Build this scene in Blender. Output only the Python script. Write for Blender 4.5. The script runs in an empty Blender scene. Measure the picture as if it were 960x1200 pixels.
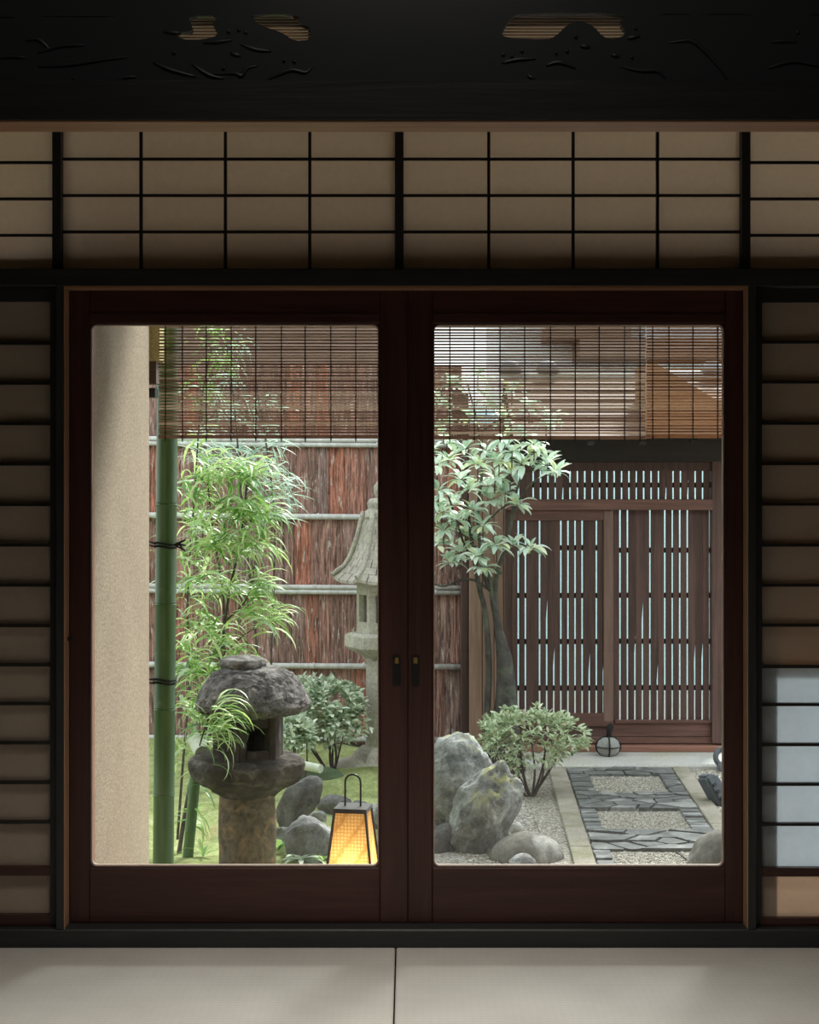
import bpy, bmesh, math, random
from mathutils import Vector, Matrix, noise, Euler
from math import sin, cos, pi, radians as R

# ------------------------------------------------------------------ camera, sky, light, exposure
SC = bpy.context.scene
COL = SC.collection
F, CX, CY, CZ = 2000.0, 480.0, 545.0, 1.30       # focal length (px), principal point, eye height
cam_d = bpy.data.cameras.new('camera'); cam = bpy.data.objects.new('camera', cam_d); COL.objects.link(cam)
cam.location = (0, 0, CZ); cam.rotation_euler = (pi/2, 0, 0)
cam_d.sensor_fit = 'AUTO'; cam_d.sensor_width = 36; cam_d.lens = F/1200*36; cam_d.shift_y = -55/1200
cam_d.clip_start = 0.05; cam_d.clip_end = 300
SC.camera = cam
SC.view_settings.view_transform = 'Standard'; SC.view_settings.look = 'None'
SC.view_settings.gamma = 1; SC.view_settings.use_curve_mapping = False
SC.view_settings.exposure = 0.85
SC.cycles.max_bounces = 10; SC.cycles.transparent_max_bounces = 24; SC.cycles.diffuse_bounces = 5
SC.cycles.caustics_reflective = False; SC.cycles.caustics_refractive = False

world = bpy.data.worlds.new('overcast_sky'); SC.world = world; world.use_nodes = True
wn, wl = world.node_tree.nodes, world.node_tree.links
bg = wn['Background']; tc = wn.new('ShaderNodeTexCoord'); sp = wn.new('ShaderNodeSeparateXYZ')
cr = wn.new('ShaderNodeValToRGB'); cr.color_ramp.elements[0].position = 0.0; cr.color_ramp.elements[0].color = (.80, .84, .86, 1)
cr.color_ramp.elements[1].position = 1.0; cr.color_ramp.elements[1].color = (.93, 1.0, 1.06, 1)
wl.new(tc.outputs['Generated'], sp.inputs[0]); wl.new(sp.outputs['Z'], cr.inputs[0]); wl.new(cr.outputs[0], bg.inputs[0])
bg.inputs[1].default_value = 1.3

sun_d = bpy.data.lights.new('hazy_sun', 'SUN'); sun = bpy.data.objects.new('hazy_sun', sun_d); COL.objects.link(sun)
sun_d.energy = 3.9; sun_d.angle = R(13); sun_d.color = (1, .97, .92)
sun.rotation_euler = Vector((-.40, -1.0, -1.02)).to_track_quat('-Z', 'Y').to_euler()

fill_lamp_d = bpy.data.lights.new('added_fill_light', 'AREA'); lamp = bpy.data.objects.new('added_fill_light', fill_lamp_d); COL.objects.link(lamp)
fill_lamp_d.shape = 'RECTANGLE'; fill_lamp_d.size = .6; fill_lamp_d.size_y = .6; fill_lamp_d.energy = 1.3; fill_lamp_d.color = (1, .93, .86); lamp.location = (0, 1.5, 2.50)  # added fill light, lifts the dark transom and the paper screens

fill_lamp2_d = bpy.data.lights.new('added_mat_fill_light', 'AREA'); lamp2 = bpy.data.objects.new('added_mat_fill_light', fill_lamp2_d); COL.objects.link(lamp2)
fill_lamp2_d.shape = 'RECTANGLE'; fill_lamp2_d.size = 1.3; fill_lamp2_d.size_y = .6; fill_lamp2_d.energy = 7.6; fill_lamp2_d.spread = R(84); fill_lamp2_d.color = (1, .93, .84); lamp2.location = (-.02, 3.35, 2.50)  # added fill light, brightens the mats and the lower doors

# ------------------------------------------------------------------ helpers
ORG = {}
def X(px, D): return (px-CX)/F*D
def Z(py, D): return CZ-(py-CY)/F*D
def P(px, py, D): return Vector((X(px, D), D, Z(py, D)))
ZG = -0.45                                        # garden ground level

def tag(o, label=None, cat=None, group=None, kind=None):
    if label: o['label'] = label
    if cat: o['category'] = cat
    if group: o['group'] = group
    if kind: o['kind'] = kind
    return o

def link(o, parent=None, org=Vector((0, 0, 0))):
    COL.objects.link(o); ORG[o.name] = Vector(org)
    if parent is not None:
        o.parent = parent; o.location = Vector(org)-ORG[parent.name]
    else: o.location = org
    return o

def thing(name, loc, label=None, cat=None, group=None, kind=None):
    o = bpy.data.objects.new(name, None); o.empty_display_size = .1
    link(o, None, loc); return tag(o, label, cat, group, kind)

class MB:
    def __init__(s): s.v = []; s.f = []
    def poly(s, vs, fs):
        n = len(s.v); s.v += [Vector(p) for p in vs]; s.f += [tuple(i+n for i in f) for f in fs]; return s
    def box(s, x0, x1, y0, y1, z0, z1):
        return s.poly([(x, y, z) for x in (x0, x1) for y in (y0, y1) for z in (z0, z1)],
                      [(0, 1, 3, 2), (4, 6, 7, 5), (0, 4, 5, 1), (2, 3, 7, 6), (0, 2, 6, 4), (1, 5, 7, 3)])
    def tube(s, pts, rad, n=8, cap=True):
        pts = [Vector(p) for p in pts]
        if not hasattr(rad, '__len__'): rad = [rad]*len(pts)
        vs, fs = [], []; up = None
        for i, p in enumerate(pts):
            t = (pts[min(i+1, len(pts)-1)]-pts[max(i-1, 0)]).normalized()
            a = up if up is not None else (Vector((0, 0, 1)) if abs(t.z) < .9 else Vector((1, 0, 0)))
            u = (a-t*a.dot(t)).normalized(); w = t.cross(u); up = u
            for k in range(n):
                a = 2*pi*k/n; vs.append(p+(u*cos(a)+w*sin(a))*rad[i])
        for i in range(len(pts)-1):
            for k in range(n):
                fs.append((i*n+k, i*n+(k+1) % n, (i+1)*n+(k+1) % n, (i+1)*n+k))
        if cap: fs += [tuple(range(n))[::-1], tuple(range((len(pts)-1)*n, len(pts)*n))]
        return s.poly(vs, fs)
    def lathe(s, prof, n=24, c=(0, 0), ph=0, rf=None):
        vs, fs = [], []
        for (r, z) in prof:
            for k in range(n):
                a = ph+2*pi*k/n; q = r*(rf(a, z) if rf else 1)
                vs.append((c[0]+q*cos(a), c[1]+q*sin(a), z))
        for i in range(len(prof)-1):
            for k in range(n): fs.append((i*n+k, i*n+(k+1) % n, (i+1)*n+(k+1) % n, (i+1)*n+k))
        fs += [tuple(range(n))[::-1], tuple(range((len(prof)-1)*n, len(prof)*n))]
        return s.poly(vs, fs)
    def prism(s, outline, a0, a1, plane='XZ'):       # outline of (u,v); extruded along the third axis
        n = len(outline)
        mk = {'XZ': lambda u, v, w: (u, w, v), 'XY': lambda u, v, w: (u, v, w), 'YZ': lambda u, v, w: (w, u, v)}[plane]
        return s.poly([mk(u, v, a0) for u, v in outline]+[mk(u, v, a1) for u, v in outline],
                      [tuple(range(n)), tuple(range(2*n-1, n-1, -1))]+[(i, i+n, (i+1) % n+n, (i+1) % n) for i in range(n)])
    def obox(s, c, rot, sx, sy, sz):                 # box turned by a matrix
        n = len(s.v); s.box(-sx/2, sx/2, -sy/2, sy/2, -sz/2, sz/2)
        for i in range(n, len(s.v)): s.v[i] = rot@s.v[i]+Vector(c)
        return s
    def build(s, name, mat, parent=None, smooth=False, bevel=0, seg=1, label=None, cat=None, group=None, kind=None, org=None):
        if org is None:
            lo = Vector([min(v[i] for v in s.v) for i in range(3)]); hi = Vector([max(v[i] for v in s.v) for i in range(3)])
            org = (lo+hi)/2
        me = bpy.data.meshes.new(name); me.from_pydata([tuple(v-org) for v in s.v], [], s.f)
        bm = bmesh.new(); bm.from_mesh(me); bmesh.ops.recalc_face_normals(bm, faces=bm.faces)
        if bevel: bmesh.ops.bevel(bm, geom=[e for e in bm.edges if e.calc_length() > bevel*2.2], offset=bevel, segments=seg, affect='EDGES', clamp_overlap=True)
        bm.to_mesh(me); bm.free()
        if smooth:
            me.shade_smooth() if smooth is True else me.set_sharp_from_angle(angle=smooth)
        me.materials.append(mat)
        o = bpy.data.objects.new(name, me); link(o, parent, org)
        return tag(o, label, cat, group, kind)

def part(name, me, parent, M, kind=None):           # an object sharing mesh data, placed by a world matrix
    o = bpy.data.objects.new(name, me); COL.objects.link(o); ORG[o.name] = M.translation.copy()
    o.parent = parent; o.matrix_local = Matrix.Translation(-ORG[parent.name])@M
    if kind: o['kind'] = kind
    return o

# ------------------------------------------------------------------ materials
def rgb(c): return (c[0], c[1], c[2], 1)
class NT:
    def __init__(s, name):
        s.m = bpy.data.materials.new(name); s.m.use_nodes = True; s.t = s.m.node_tree; s.N = s.t.nodes; s.L = s.t.links
        s.b = s.N['Principled BSDF']; s.out = s.N['Material Output']
    def n(s, typ, **kw):
        x = s.N.new('ShaderNode'+typ)
        for k, v in kw.items():
            if hasattr(x, k): setattr(x, k, v)
            else: x.inputs[k].default_value = v
        return x
    def l(s, a, b): s.L.new(a, b)
    def coord(s, scale=(1, 1, 1), rnd=True, rot=(0, 0, 0)):
        t = s.n('TexCoord'); m = s.n('Mapping'); m.inputs['Scale'].default_value = scale; m.inputs['Rotation'].default_value = rot
        s.l(t.outputs['Object'], m.inputs[0])
        if rnd:
            oi = s.n('ObjectInfo'); cb = s.n('CombineXYZ'); mu = s.n('Math', operation='MULTIPLY'); mu.inputs[1].default_value = 37.
            s.l(oi.outputs['Random'], mu.inputs[0])
            for i in range(3): s.l(mu.outputs[0], cb.inputs[i])
            s.l(cb.outputs[0], m.inputs['Location'])
        return m.outputs[0]
    def noise(s, co, scale, detail=4, rough=.55, dist=0):
        x = s.n('TexNoise'); x.inputs['Scale'].default_value = scale; x.inputs['Detail'].default_value = detail
        x.inputs['Roughness'].default_value = rough; x.inputs['Distortion'].default_value = dist; s.l(co, x.inputs['Vector']); return x.outputs['Fac']
    def ramp(s, fac, stops):
        r = s.n('ValToRGB'); e = r.color_ramp.elements
        while len(e) < len(stops): e.new(.5)
        for i, (p, c) in enumerate(stops): e[i].position = p; e[i].color = rgb(c) if hasattr(c, '__len__') else (c, c, c, 1)
        s.l(fac, r.inputs[0]); return r.outputs[0]
    def mix(s, fac, a, b, mode='MIX'):
        x = s.n('Mix', data_type='RGBA', blend_type=mode)
        for v, i in ((fac, 0), (a, 6), (b, 7)):
            if hasattr(v, 'is_output'): s.l(v, x.inputs[i])
            else: x.inputs[i].default_value = v if i == 0 else rgb(v)
        return x.outputs[2]
    def bump(s, h, strength=.3, dist=.01, prev=None):
        x = s.n('Bump'); x.inputs['Strength'].default_value = strength; x.inputs['Distance'].default_value = dist
        s.l(h, x.inputs['Height'])
        if prev: s.l(prev, x.inputs['Normal'])
        return x.outputs[0]
    def fin(s, col=None, rough=.7, nrm=None, spec=.4):
        if col is not None:
            if hasattr(col, 'is_output'): s.l(col, s.b.inputs['Base Color'])
            else: s.b.inputs['Base Color'].default_value = rgb(col)
        if hasattr(rough, 'is_output'): s.l(rough, s.b.inputs['Roughness'])
        else: s.b.inputs['Roughness'].default_value = rough
        s.b.inputs['Specular IOR Level'].default_value = spec
        if nrm: s.l(nrm, s.b.inputs['Normal'])
        return s.m

def m_wood(name, c1, c2, axis='Z', rough=.6, scale=1., bump=.25, tint=.35, spec=.35):
    t = NT(name); k = {'X': (1.5, 28, 28), 'Y': (28, 1.5, 28), 'Z': (28, 28, 1.5)}[axis]
    co = t.coord(tuple(v*scale for v in k)); n1 = t.noise(co, 1.6, 6, .6, .5); n2 = t.noise(co, 6, 3)
    c = t.ramp(n1, [(.25, c1), (.75, c2)]); c = t.mix(.25, c, t.ramp(n2, [(.3, (.25, .25, .25)), (.7, (1, 1, 1))]), 'MULTIPLY')
    oi = t.n('ObjectInfo'); c = t.mix(tint, c, t.ramp(oi.outputs['Random'], [(0, (.55, .55, .55)), (1, (1.3, 1.3, 1.3))]), 'MULTIPLY')
    return t.fin(c, rough, t.bump(n1, bump, .004), spec)

def m_stone(name, c1, c2, c3=None, scale=6., bump=.6, rough=.9, moss=None, moss_lo=.55, grain=60., rnd=True, dist=.02):
    t = NT(name); co = t.coord((1, 1, 1), rnd); n1 = t.noise(co, scale, 8, .65, .3); n2 = t.noise(co, grain, 3, .7); n3 = t.noise(co, scale*.45, 4, .6, .8)
    c = t.ramp(n1, [(.3, c1), (.7, c2)])
    if c3: c = t.mix(t.ramp(n3, [(.52, 0.), (.66, 1.)]), c, c3)
    c = t.mix(.45, c, t.ramp(n2, [(.35, (.45, .45, .45)), (.65, (1.25, 1.25, 1.25))]), 'MULTIPLY')
    if moss:
        n4 = t.noise(co, scale*.6, 6, .7, .2); g = t.n('NewGeometry'); sx = t.n('SeparateXYZ'); t.l(g.outputs['Normal'], sx.inputs[0])
        a = t.n('Math', operation='MULTIPLY_ADD'); t.l(sx.outputs['Z'], a.inputs[0]); a.inputs[1].default_value = .22; t.l(n4, a.inputs[2])
        c = t.mix(t.ramp(a.outputs[0], [(moss_lo, 0.), (moss_lo+.12, 1.)]), c, moss)
    b = t.bump(n1, bump, dist); b = t.bump(n2, bump*.6, .004, b)
    return t.fin(c, rough, b, .25)

def m_plain(name, c, rough=.6, metal=0, spec=.4, nz=0.):
    t = NT(name); t.b.inputs['Metallic'].default_value = metal
    if nz:
        co = t.coord((1, 1, 1)); n = t.noise(co, 25, 4)
        return t.fin(t.mix(1., c, t.ramp(n, [(.3, (1-nz,)*3), (.7, (1+nz,)*3)]), 'MULTIPLY'), rough, t.bump(n, .1, .002), spec)
    return t.fin(c, rough, None, spec)

def m_leaf(name, stops, rough=.45, trans=.35, spec=.5):
    t = NT(name); g = t.n('NewGeometry'); oi = t.n('ObjectInfo'); a = t.n('Math', operation='ADD'); f = t.n('Math', operation='FRACT')
    t.l(g.outputs['Random Per Island'], a.inputs[0]); t.l(oi.outputs['Random'], a.inputs[1]); t.l(a.outputs[0], f.inputs[0])
    c = t.ramp(f.outputs[0], stops); t.fin(c, rough, None, spec)
    tr = t.n('BsdfTranslucent'); t.l(c, tr.inputs[0]); mx = t.n('MixShader'); mx.inputs[0].default_value = trans
    t.l(t.b.outputs[0], mx.inputs[1]); t.l(tr.outputs[0], mx.inputs[2]); t.l(mx.outputs[0], t.out.inputs[0]); return t.m

def m_paper(name, c, trans, rough=.9):
    t = NT(name); co = t.coord((1, 1, 1)); n = t.noise(co, 60, 5, .6); col = t.mix(1., c, t.ramp(n, [(.3, (.96,)*3), (.7, (1.02,)*3)]), 'MULTIPLY')
    d = t.n('BsdfDiffuse'); tr = t.n('BsdfTranslucent'); t.l(col, d.inputs[0]); t.l(col, tr.inputs[0])
    mx = t.n('MixShader'); mx.inputs[0].default_value = trans; t.l(d.outputs[0], mx.inputs[1]); t.l(tr.outputs[0], mx.inputs[2]); t.l(mx.outputs[0], t.out.inputs[0]); return t.m

def m_glass():
    t = NT('window_glass'); tp = t.n('BsdfTransparent'); tp.inputs[0].default_value = (.96, .98, .97, 1); gl = t.n('BsdfGlossy'); gl.inputs['Roughness'].default_value = .0
    fr = t.n('Fresnel'); fr.inputs[0].default_value = 1.45; mx = t.n('MixShader'); t.l(fr.outputs[0], mx.inputs[0]); t.l(tp.outputs[0], mx.inputs[1]); t.l(gl.outputs[0], mx.inputs[2])
    t.l(mx.outputs[0], t.out.inputs[0]); return t.m

def m_tatami():
    t = NT('tatami_straw'); co = t.coord((1, 1, 1), False)
    w = t.n('TexWave', wave_type='BANDS', bands_direction='Y'); w.inputs['Scale'].default_value = 26; w.inputs['Distortion'].default_value = .6; w.inputs['Detail'].default_value = 1
    t.l(co, w.inputs['Vector'])
    w2 = t.n('TexWave', wave_type='BANDS', bands_direction='X'); w2.inputs['Scale'].default_value = 16; w2.inputs['Distortion'].default_value = .4; t.l(co, w2.inputs['Vector'])
    n = t.noise(co, 4, 4); c = t.ramp(n, [(.3, (.56, .54, .50)), (.7, (.64, .62, .575))])
    c = t.mix(.4, c, t.ramp(w.outputs['Fac'], [(.0, (.6, .6, .58)), (.6, (1.08, 1.08, 1.08))]), 'MULTIPLY')
    c = t.mix(.05, c, t.ramp(w2.outputs['Fac'], [(.0, (.7, .7, .7)), (.4, (1.05, 1.05, 1.05))]), 'MULTIPLY')
    return t.fin(c, .7, t.bump(w.outputs['Fac'], .3, .002), .3)

def m_plaster(name, c):
    t = NT(name); co = t.coord((1, 1, 1), False); n = t.noise(co, 110, 3, .7); n2 = t.noise(co, 3, 4)
    col = t.mix(1., c, t.ramp(n2, [(.3, (.93, .93, .93)), (.7, (1.05, 1.05, 1.05))]), 'MULTIPLY')
    col = t.mix(.6, col, t.ramp(n, [(.38, (.62, .62, .62)), (.62, (1.25, 1.25, 1.25))]), 'MULTIPLY')
    return t.fin(col, .9, t.bump(n, .6, .004), .2)

def m_bark():
    t = NT('cedar_bark'); co = t.coord((60, 60, 4)); n1 = t.noise(co, 1.2, 8, .7, .6); co2 = t.coord((34, 34, 9)); n2 = t.noise(co2, 1.3, 5, .7)
    oi = t.n('ObjectInfo')
    base = t.ramp(oi.outputs['Random'], [(0, (.26, .16, .135)), (.45, (.37, .205, .165)), (.8, (.31, .21, .185)), (.92, (.38, .19, .145)), (1, (.42, .175, .12))])
    c = t.mix(1., base, t.ramp(n1, [(.36, (.18, .17, .17)), (.5, (.95, .95, .95)), (.66, (2.0, 1.85, 1.8))]), 'MULTIPLY')
    c = t.mix(t.ramp(n2, [(.57, 0.), (.64, .9)]), c, (.62, .54, .49))
    b = t.bump(n1, .9, .012); return t.fin(c, .85, b, .25)

def m_bamboo(name, c1, c2, rough=.35):
    t = NT(name); co = t.coord((20, 20, 1.2)); n = t.noise(co, 1.5, 4); n2 = t.noise(t.coord((1, 1, 1)), 9, 5, .7)
    c = t.ramp(n, [(.3, c1), (.7, c2)]); c = t.mix(t.ramp(n2, [(.62, 0.), (.72, .6)]), c, (c2[0]*1.5+.05, c2[1]*1.2+.04, c2[2]*1.4+.04))
    return t.fin(c, rough, None, .5)

def m_gravel(name, c1, c2, c3):
    t = NT(name); co = t.coord((1, 1, 1), False); v = t.n('TexVoronoi'); v.inputs['Scale'].default_value = 75; t.l(co, v.inputs['Vector'])
    sx = t.n('SeparateColor'); t.l(v.outputs['Color'], sx.inputs[0]); c = t.ramp(sx.outputs[0], [(0, c1), (.5, c2), (1, c3)])
    c = t.mix(1., c, t.ramp(v.outputs['Distance'], [(.2, (1, 1, 1)), (.7, (.45, .43, .4))]), 'MULTIPLY')
    b = t.n('Math', operation='SUBTRACT'); b.inputs[0].default_value = 1; t.l(v.outputs['Distance'], b.inputs[1])
    return t.fin(c, .85, t.bump(b.outputs[0], .7, .008), .3)

def m_pebble(name, stops):
    t = NT(name); g = t.n('NewGeometry'); return t.fin(t.ramp(g.outputs['Random Per Island'], stops), .8, None, .3)

def m_moss():
    t = NT('moss'); co = t.coord((1, 1, 1), False); n1 = t.noise(co, 5, 6, .7, .4); n2 = t.noise(co, 70, 4, .7); n3 = t.noise(co, 2.3, 4)
    c = t.ramp(n1, [(.28, (.15, .17, .06)), (.5, (.34, .38, .16)), (.72, (.52, .54, .30))]); c = t.mix(t.ramp(n3, [(.58, 0.), (.7, .7)]), c, (.30, .24, .12))
    c = t.mix(.6, c, t.ramp(n2, [(.35, (.45, .5, .4)), (.65, (1.3, 1.3, 1.2))]), 'MULTIPLY')
    return t.fin(c, .95, t.bump(n2, .9, .012, t.bump(n1, .6, .03)), .1)

M = {}
M['door'] = m_wood('dark_door_wood', (.045, .019, .015), (.088, .036, .029), 'Z', .38, tint=.1)
M['door_h'] = m_wood('dark_door_wood_horizontal', (.048, .019, .015), (.095, .038, .030), 'X', .38, tint=.1)
M['frame'] = m_wood('daylit_frame_wood', (.56, .32, .18), (.70, .45, .28), 'Z', .5, tint=.05)
M['frame_h'] = m_wood('warm_frame_wood_horizontal', (.34, .16, .08), (.50, .27, .15), 'X', .5, tint=.05)
M['dark'] = m_wood('blackened_wood', (.022, .024, .025), (.042, .042, .042), 'X', .45, tint=.1)
M['dark_v'] = m_wood('blackened_wood_upright', (.022, .024, .025), (.042, .042, .042), 'Z', .45, tint=.1)
M['lacquer'] = m_plain('lattice_dark', (.018, .014, .012), .45)
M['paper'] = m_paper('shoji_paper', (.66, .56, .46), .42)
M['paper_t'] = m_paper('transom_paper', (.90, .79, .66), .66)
M['paper_w'] = m_paper('shoji_paper_white', (.60, .66, .69), .55)
M['glass'] = m_glass()
M['bead'] = m_plain('pale_glazing_bead', (.55, .40, .33), .35, .0)
M['tatami'] = m_tatami()
M['wall'] = m_plaster('room_plaster', (.30, .26, .20))
M['plaster'] = m_plaster('beige_plaster', (.45, .36, .265))
M['yplaster'] = m_plaster('yellow_plaster', (.72, .62, .30))
M['orange_post'] = m_wood('reddish_post', (.40, .16, .08), (.55, .25, .13), 'Z', .5)
M['carve'] = m_plain('carved_black_wood', (.040, .046, .050), .26, spec=.6)
M['brass'] = m_plain('brass', (.75, .50, .15), .3, 1)
M['black'] = m_plain('black_metal', (.012, .013, .012), .4)
M['blind'] = m_leaf('blind_reed', [(0, (.36, .25, .20)), (.5, (.50, .38, .30)), (1, (.76, .66, .56))], .5, .6, .4)
M['blind2'] = m_leaf('blind_reed_orange', [(0, (.38, .24, .16)), (.5, (.52, .34, .23)), (1, (.68, .50, .36))], .5, .6, .4)
M['cord'] = m_plain('blind_cord', (.02, .016, .014), .8)
M['veranda'] = m_wood('veranda_wood', (.16, .10, .06), (.26, .17, .11), 'X', .6)
M['bamboo'] = m_bamboo('green_bamboo', (.04, .115, .035), (.10, .19, .06))
M['bamboo_pale'] = m_bamboo('pale_cut_bamboo', (.42, .47, .36), (.60, .62, .50), .5)
M['bamboo_grey'] = m_bamboo('weathered_bamboo', (.44, .43, .40), (.66, .66, .63), .55)
M['bamboo_in'] = m_plain('bamboo_inside', (.70, .42, .24), .7)
M['bark'] = m_bark()
M['gate'] = m_wood('weathered_gate_wood', (.055, .033, .028), (.145, .080, .066), 'Z', .7, tint=.6)
M['gate_h'] = m_wood('weathered_gate_wood_horizontal', (.08, .042, .033), (.20, .10, .078), 'X', .7, tint=.4)
M['gate_d'] = m_wood('dark_gate_header', (.028, .024, .022), (.05, .04, .036), 'X', .8, tint=.1)
M['gate_red'] = m_wood('reddish_sill_wood', (.22, .10, .07), (.36, .18, .13), 'X', .7)
M['roof'] = m_wood('brown_roof_board', (.11, .07, .052), (.20, .13, .095), 'X', .7)
M['gable'] = m_wood('orange_gable_board', (.22, .12, .07), (.32, .18, .105), 'X', .7)
M['board'] = m_wood('pale_brown_board', (.26, .16, .11), (.42, .28, .21), 'Z', .7, tint=.5)
M['stilewood'] = m_wood('paler_gate_wood', (.15, .09, .07), (.24, .15, .12), 'Z', .7, tint=.2)
M['granite'] = m_stone('rough_dark_granite', (.020, .016, .012), (.095, .078, .062), (.22, .20, .175), 10, .9, grain=50)
M['granite_p'] = m_stone('brown_stained_granite', (.05, .038, .022), (.21, .16, .10), (.28, .17, .09), 26, .8, grain=50)
M['cap'] = m_stone('pitted_granite', (.06, .053, .048), (.32, .29, .27), (.38, .35, .32), 22, 1., grain=60, dist=.05)
M['lantern'] = m_stone('pale_lichened_granite', (.30, .275, .23), (.54, .50, .43), (.40, .41, .30), 9, .5, grain=70)
M['rock'] = m_stone('grey_garden_rock', (.10, .10, .10), (.34, .34, .33), (.50, .50, .48), 13, 1., moss=(.32, .33, .10), moss_lo=.80)
M['rockm'] = m_stone('lichened_garden_rock', (.09, .095, .09), (.46, .47, .44), (.64, .67, .63), 9, 1., moss=(.36, .36, .17), moss_lo=.66, dist=.03)
M['rockd'] = m_stone('dark_garden_rock', (.045, .045, .045), (.20, .19, .185), None, 12, 1., moss=(.12, .16, .04), moss_lo=.85)
M['rockg'] = m_stone('mossy_rock', (.06, .09, .05), (.14, .19, .10), None, 6, .8)
M['rocks'] = m_stone('smooth_grey_rock', (.10, .095, .08), (.24, .225, .195), (.40, .385, .355), 6, .4, moss=(.20, .22, .10), moss_lo=.9)
M['slate'] = m_stone('slate', (.085, .088, .084), (.19, .195, .188), (.31, .31, .295), 7, .35, .65, grain=40)
M['curb'] = m_stone('granite_curb', (.22, .195, .15), (.40, .365, .30), (.22, .21, .13), 6, .3, grain=110)
M['concrete'] = m_stone('concrete_slab', (.46, .45, .42), (.58, .57, .54), (.50, .48, .40), 2, .15, grain=110)
M['gravel'] = m_gravel('gravel_ground', (.34, .31, .26), (.50, .47, .41), (.62, .60, .55))
M['cell'] = m_gravel('pebble_bed', (.26, .24, .20), (.42, .39, .33), (.52, .49, .43))
M['soil'] = m_stone('garden_soil', (.05, .042, .03), (.13, .11, .08), (.10, .13, .05), 4, .6)
M['pebble'] = m_pebble('pale_pebbles', [(0, (.30, .26, .21)), (.5, (.50, .47, .41)), (.9, (.66, .64, .60)), (1, (.42, .25, .14))])
M['pebble2'] = m_pebble('tan_pebbles', [(0, (.24, .22, .18)), (.5, (.40, .37, .31)), (1, (.56, .53, .46))])
M['moss'] = m_moss()
M['leaf_y'] = m_leaf('yellow_green_leaf', [(0, (.12, .27, .07)), (.3, (.26, .46, .12)), (.6, (.50, .66, .24)), (.8, (.68, .78, .40)), (1, (.55, .70, .58))], .4, .4)
M['leaf_b'] = m_leaf('blue_green_leaf', [(0, (.26, .42, .32)), (.5, (.44, .62, .48)), (1, (.64, .78, .66))], .45, .4)
M['leaf_t'] = m_leaf('pale_green_leaf', [(0, (.36, .50, .38)), (.35, (.66, .80, .66)), (.8, (.84, .93, .84)), (.95, (.74, .82, .48)), (1, (.62, .60, .30))], .3, .35, .8)
M['leaf_s'] = m_leaf('shrub_leaf', [(0, (.18, .27, .13)), (.3, (.46, .56, .34)), (.8, (.74, .82, .60)), (1, (.62, .52, .38))], .4, .35, .6)
M['leaf_c'] = m_leaf('cool_green_leaf', [(0, (.14, .23, .12)), (.35, (.55, .64, .47)), (1, (.90, .93, .80))], .4, .3, .7)
M['stem'] = m_stone('twig_bark', (.055, .045, .038), (.13, .10, .085), None, 20, .4)
M['trunk'] = m_stone('tree_bark', (.045, .042, .038), (.12, .11, .10), (.13, .14, .10), 11, .9)
M['rope'] = m_plain('black_palm_rope', (.015, .015, .014), .9)
M['ball'] = m_stone('round_pale_stone', (.26, .27, .24), (.40, .40, .37), None, 8, .3)
M['tile'] = m_stone('blue_grey_tile', (.08, .095, .11), (.17, .19, .21), None, 10, .3, .6)
M['lane'] = m_plaster('pale_blue_wall', (.66, .90, .92))
M['house_w'] = m_plaster('white_wall', (.85, .84, .84))
M['house_b'] = m_wood('brown_house_board', (.22, .14, .11), (.36, .25, .20), 'X', .8)
M['tilegrey'] = m_plain('grey_roof_tile', (.22, .22, .23), .7, nz=.2)

def lamp_paper():
    t = NT('lantern_paper'); co = t.coord((1, 1, 1), False)
    v = t.n('TexVoronoi', feature='DISTANCE_TO_EDGE'); v.inputs['Scale'].default_value = 95; v.inputs['Randomness'].default_value = .15; t.l(co, v.inputs['Vector'])
    c = t.ramp(v.outputs['Distance'], [(.0, (.60, .36, .14)), (.22, (.96, .76, .42))])
    d = t.n('BsdfDiffuse'); tr = t.n('BsdfTranslucent'); t.l(c, d.inputs[0]); t.l(c, tr.inputs[0]); mx = t.n('MixShader'); mx.inputs[0].default_value = .6
    t.l(d.outputs[0], mx.inputs[1]); t.l(tr.outputs[0], mx.inputs[2]); t.l(mx.outputs[0], t.out.inputs[0]); return t.m
M['lamp_paper'] = lamp_paper()

# ------------------------------------------------------------------ room shell
YW = 4.60                                          # front face of the door wall
WX = 1.9
fl = MB().box(-WX, WX, -2.6, YW, -.12, -.055).build('floor', M['dark'], kind='structure', org=Vector((0, 0, -.06)))
seam = X(464, 4.6)
for (x0, x1, y0, y1) in ((seam-1.82, seam-.002, 2.79, 4.598), (seam+.002, seam+1.9, 2.79, 4.598), (seam-1.82, seam-.002, .95, 2.786), (seam+.002, seam+1.9, .95, 2.786), (seam-1.82, seam+1.9, -2.5, .946)):
    MB().box(max(x0, -WX+.01), min(x1, WX-.01), y0, y1, -.055, 0).build('tatami_mat', M['tatami'], fl, bevel=.003)
MB().box(-WX-.1, WX+.1, -2.7, 4.7, 2.6, 2.7).build('ceiling', M['wall'], kind='structure')
MB().box(-WX-.1, -WX, -2.6, 4.68, -.1, 2.6).build('wall_left', M['wall'], kind='structure')
MB().box(WX, WX+.1, -2.6, 4.68, -.1, 2.6).build('wall_right', M['wall'], kind='structure')
MB().box(-WX, WX, -2.7, -2.6, -.1, 2.6).build('wall_back', M['wall'], kind='structure')
# outer walls left and right of the house front
MB().box(-5, -WX, 4.6, 4.8, -.5, 2.9).build('wall_front_left', M['plaster'], kind='structure')
MB().box(WX, 5, 4.6, 4.8, -.5, 2.9).build('wall_front_right', M['plaster'], kind='structure')
MB().box(-5, 5, 4.60, 4.82, -.9, -.06).build('wall_foundation', M['dark'], kind='structure')

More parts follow.
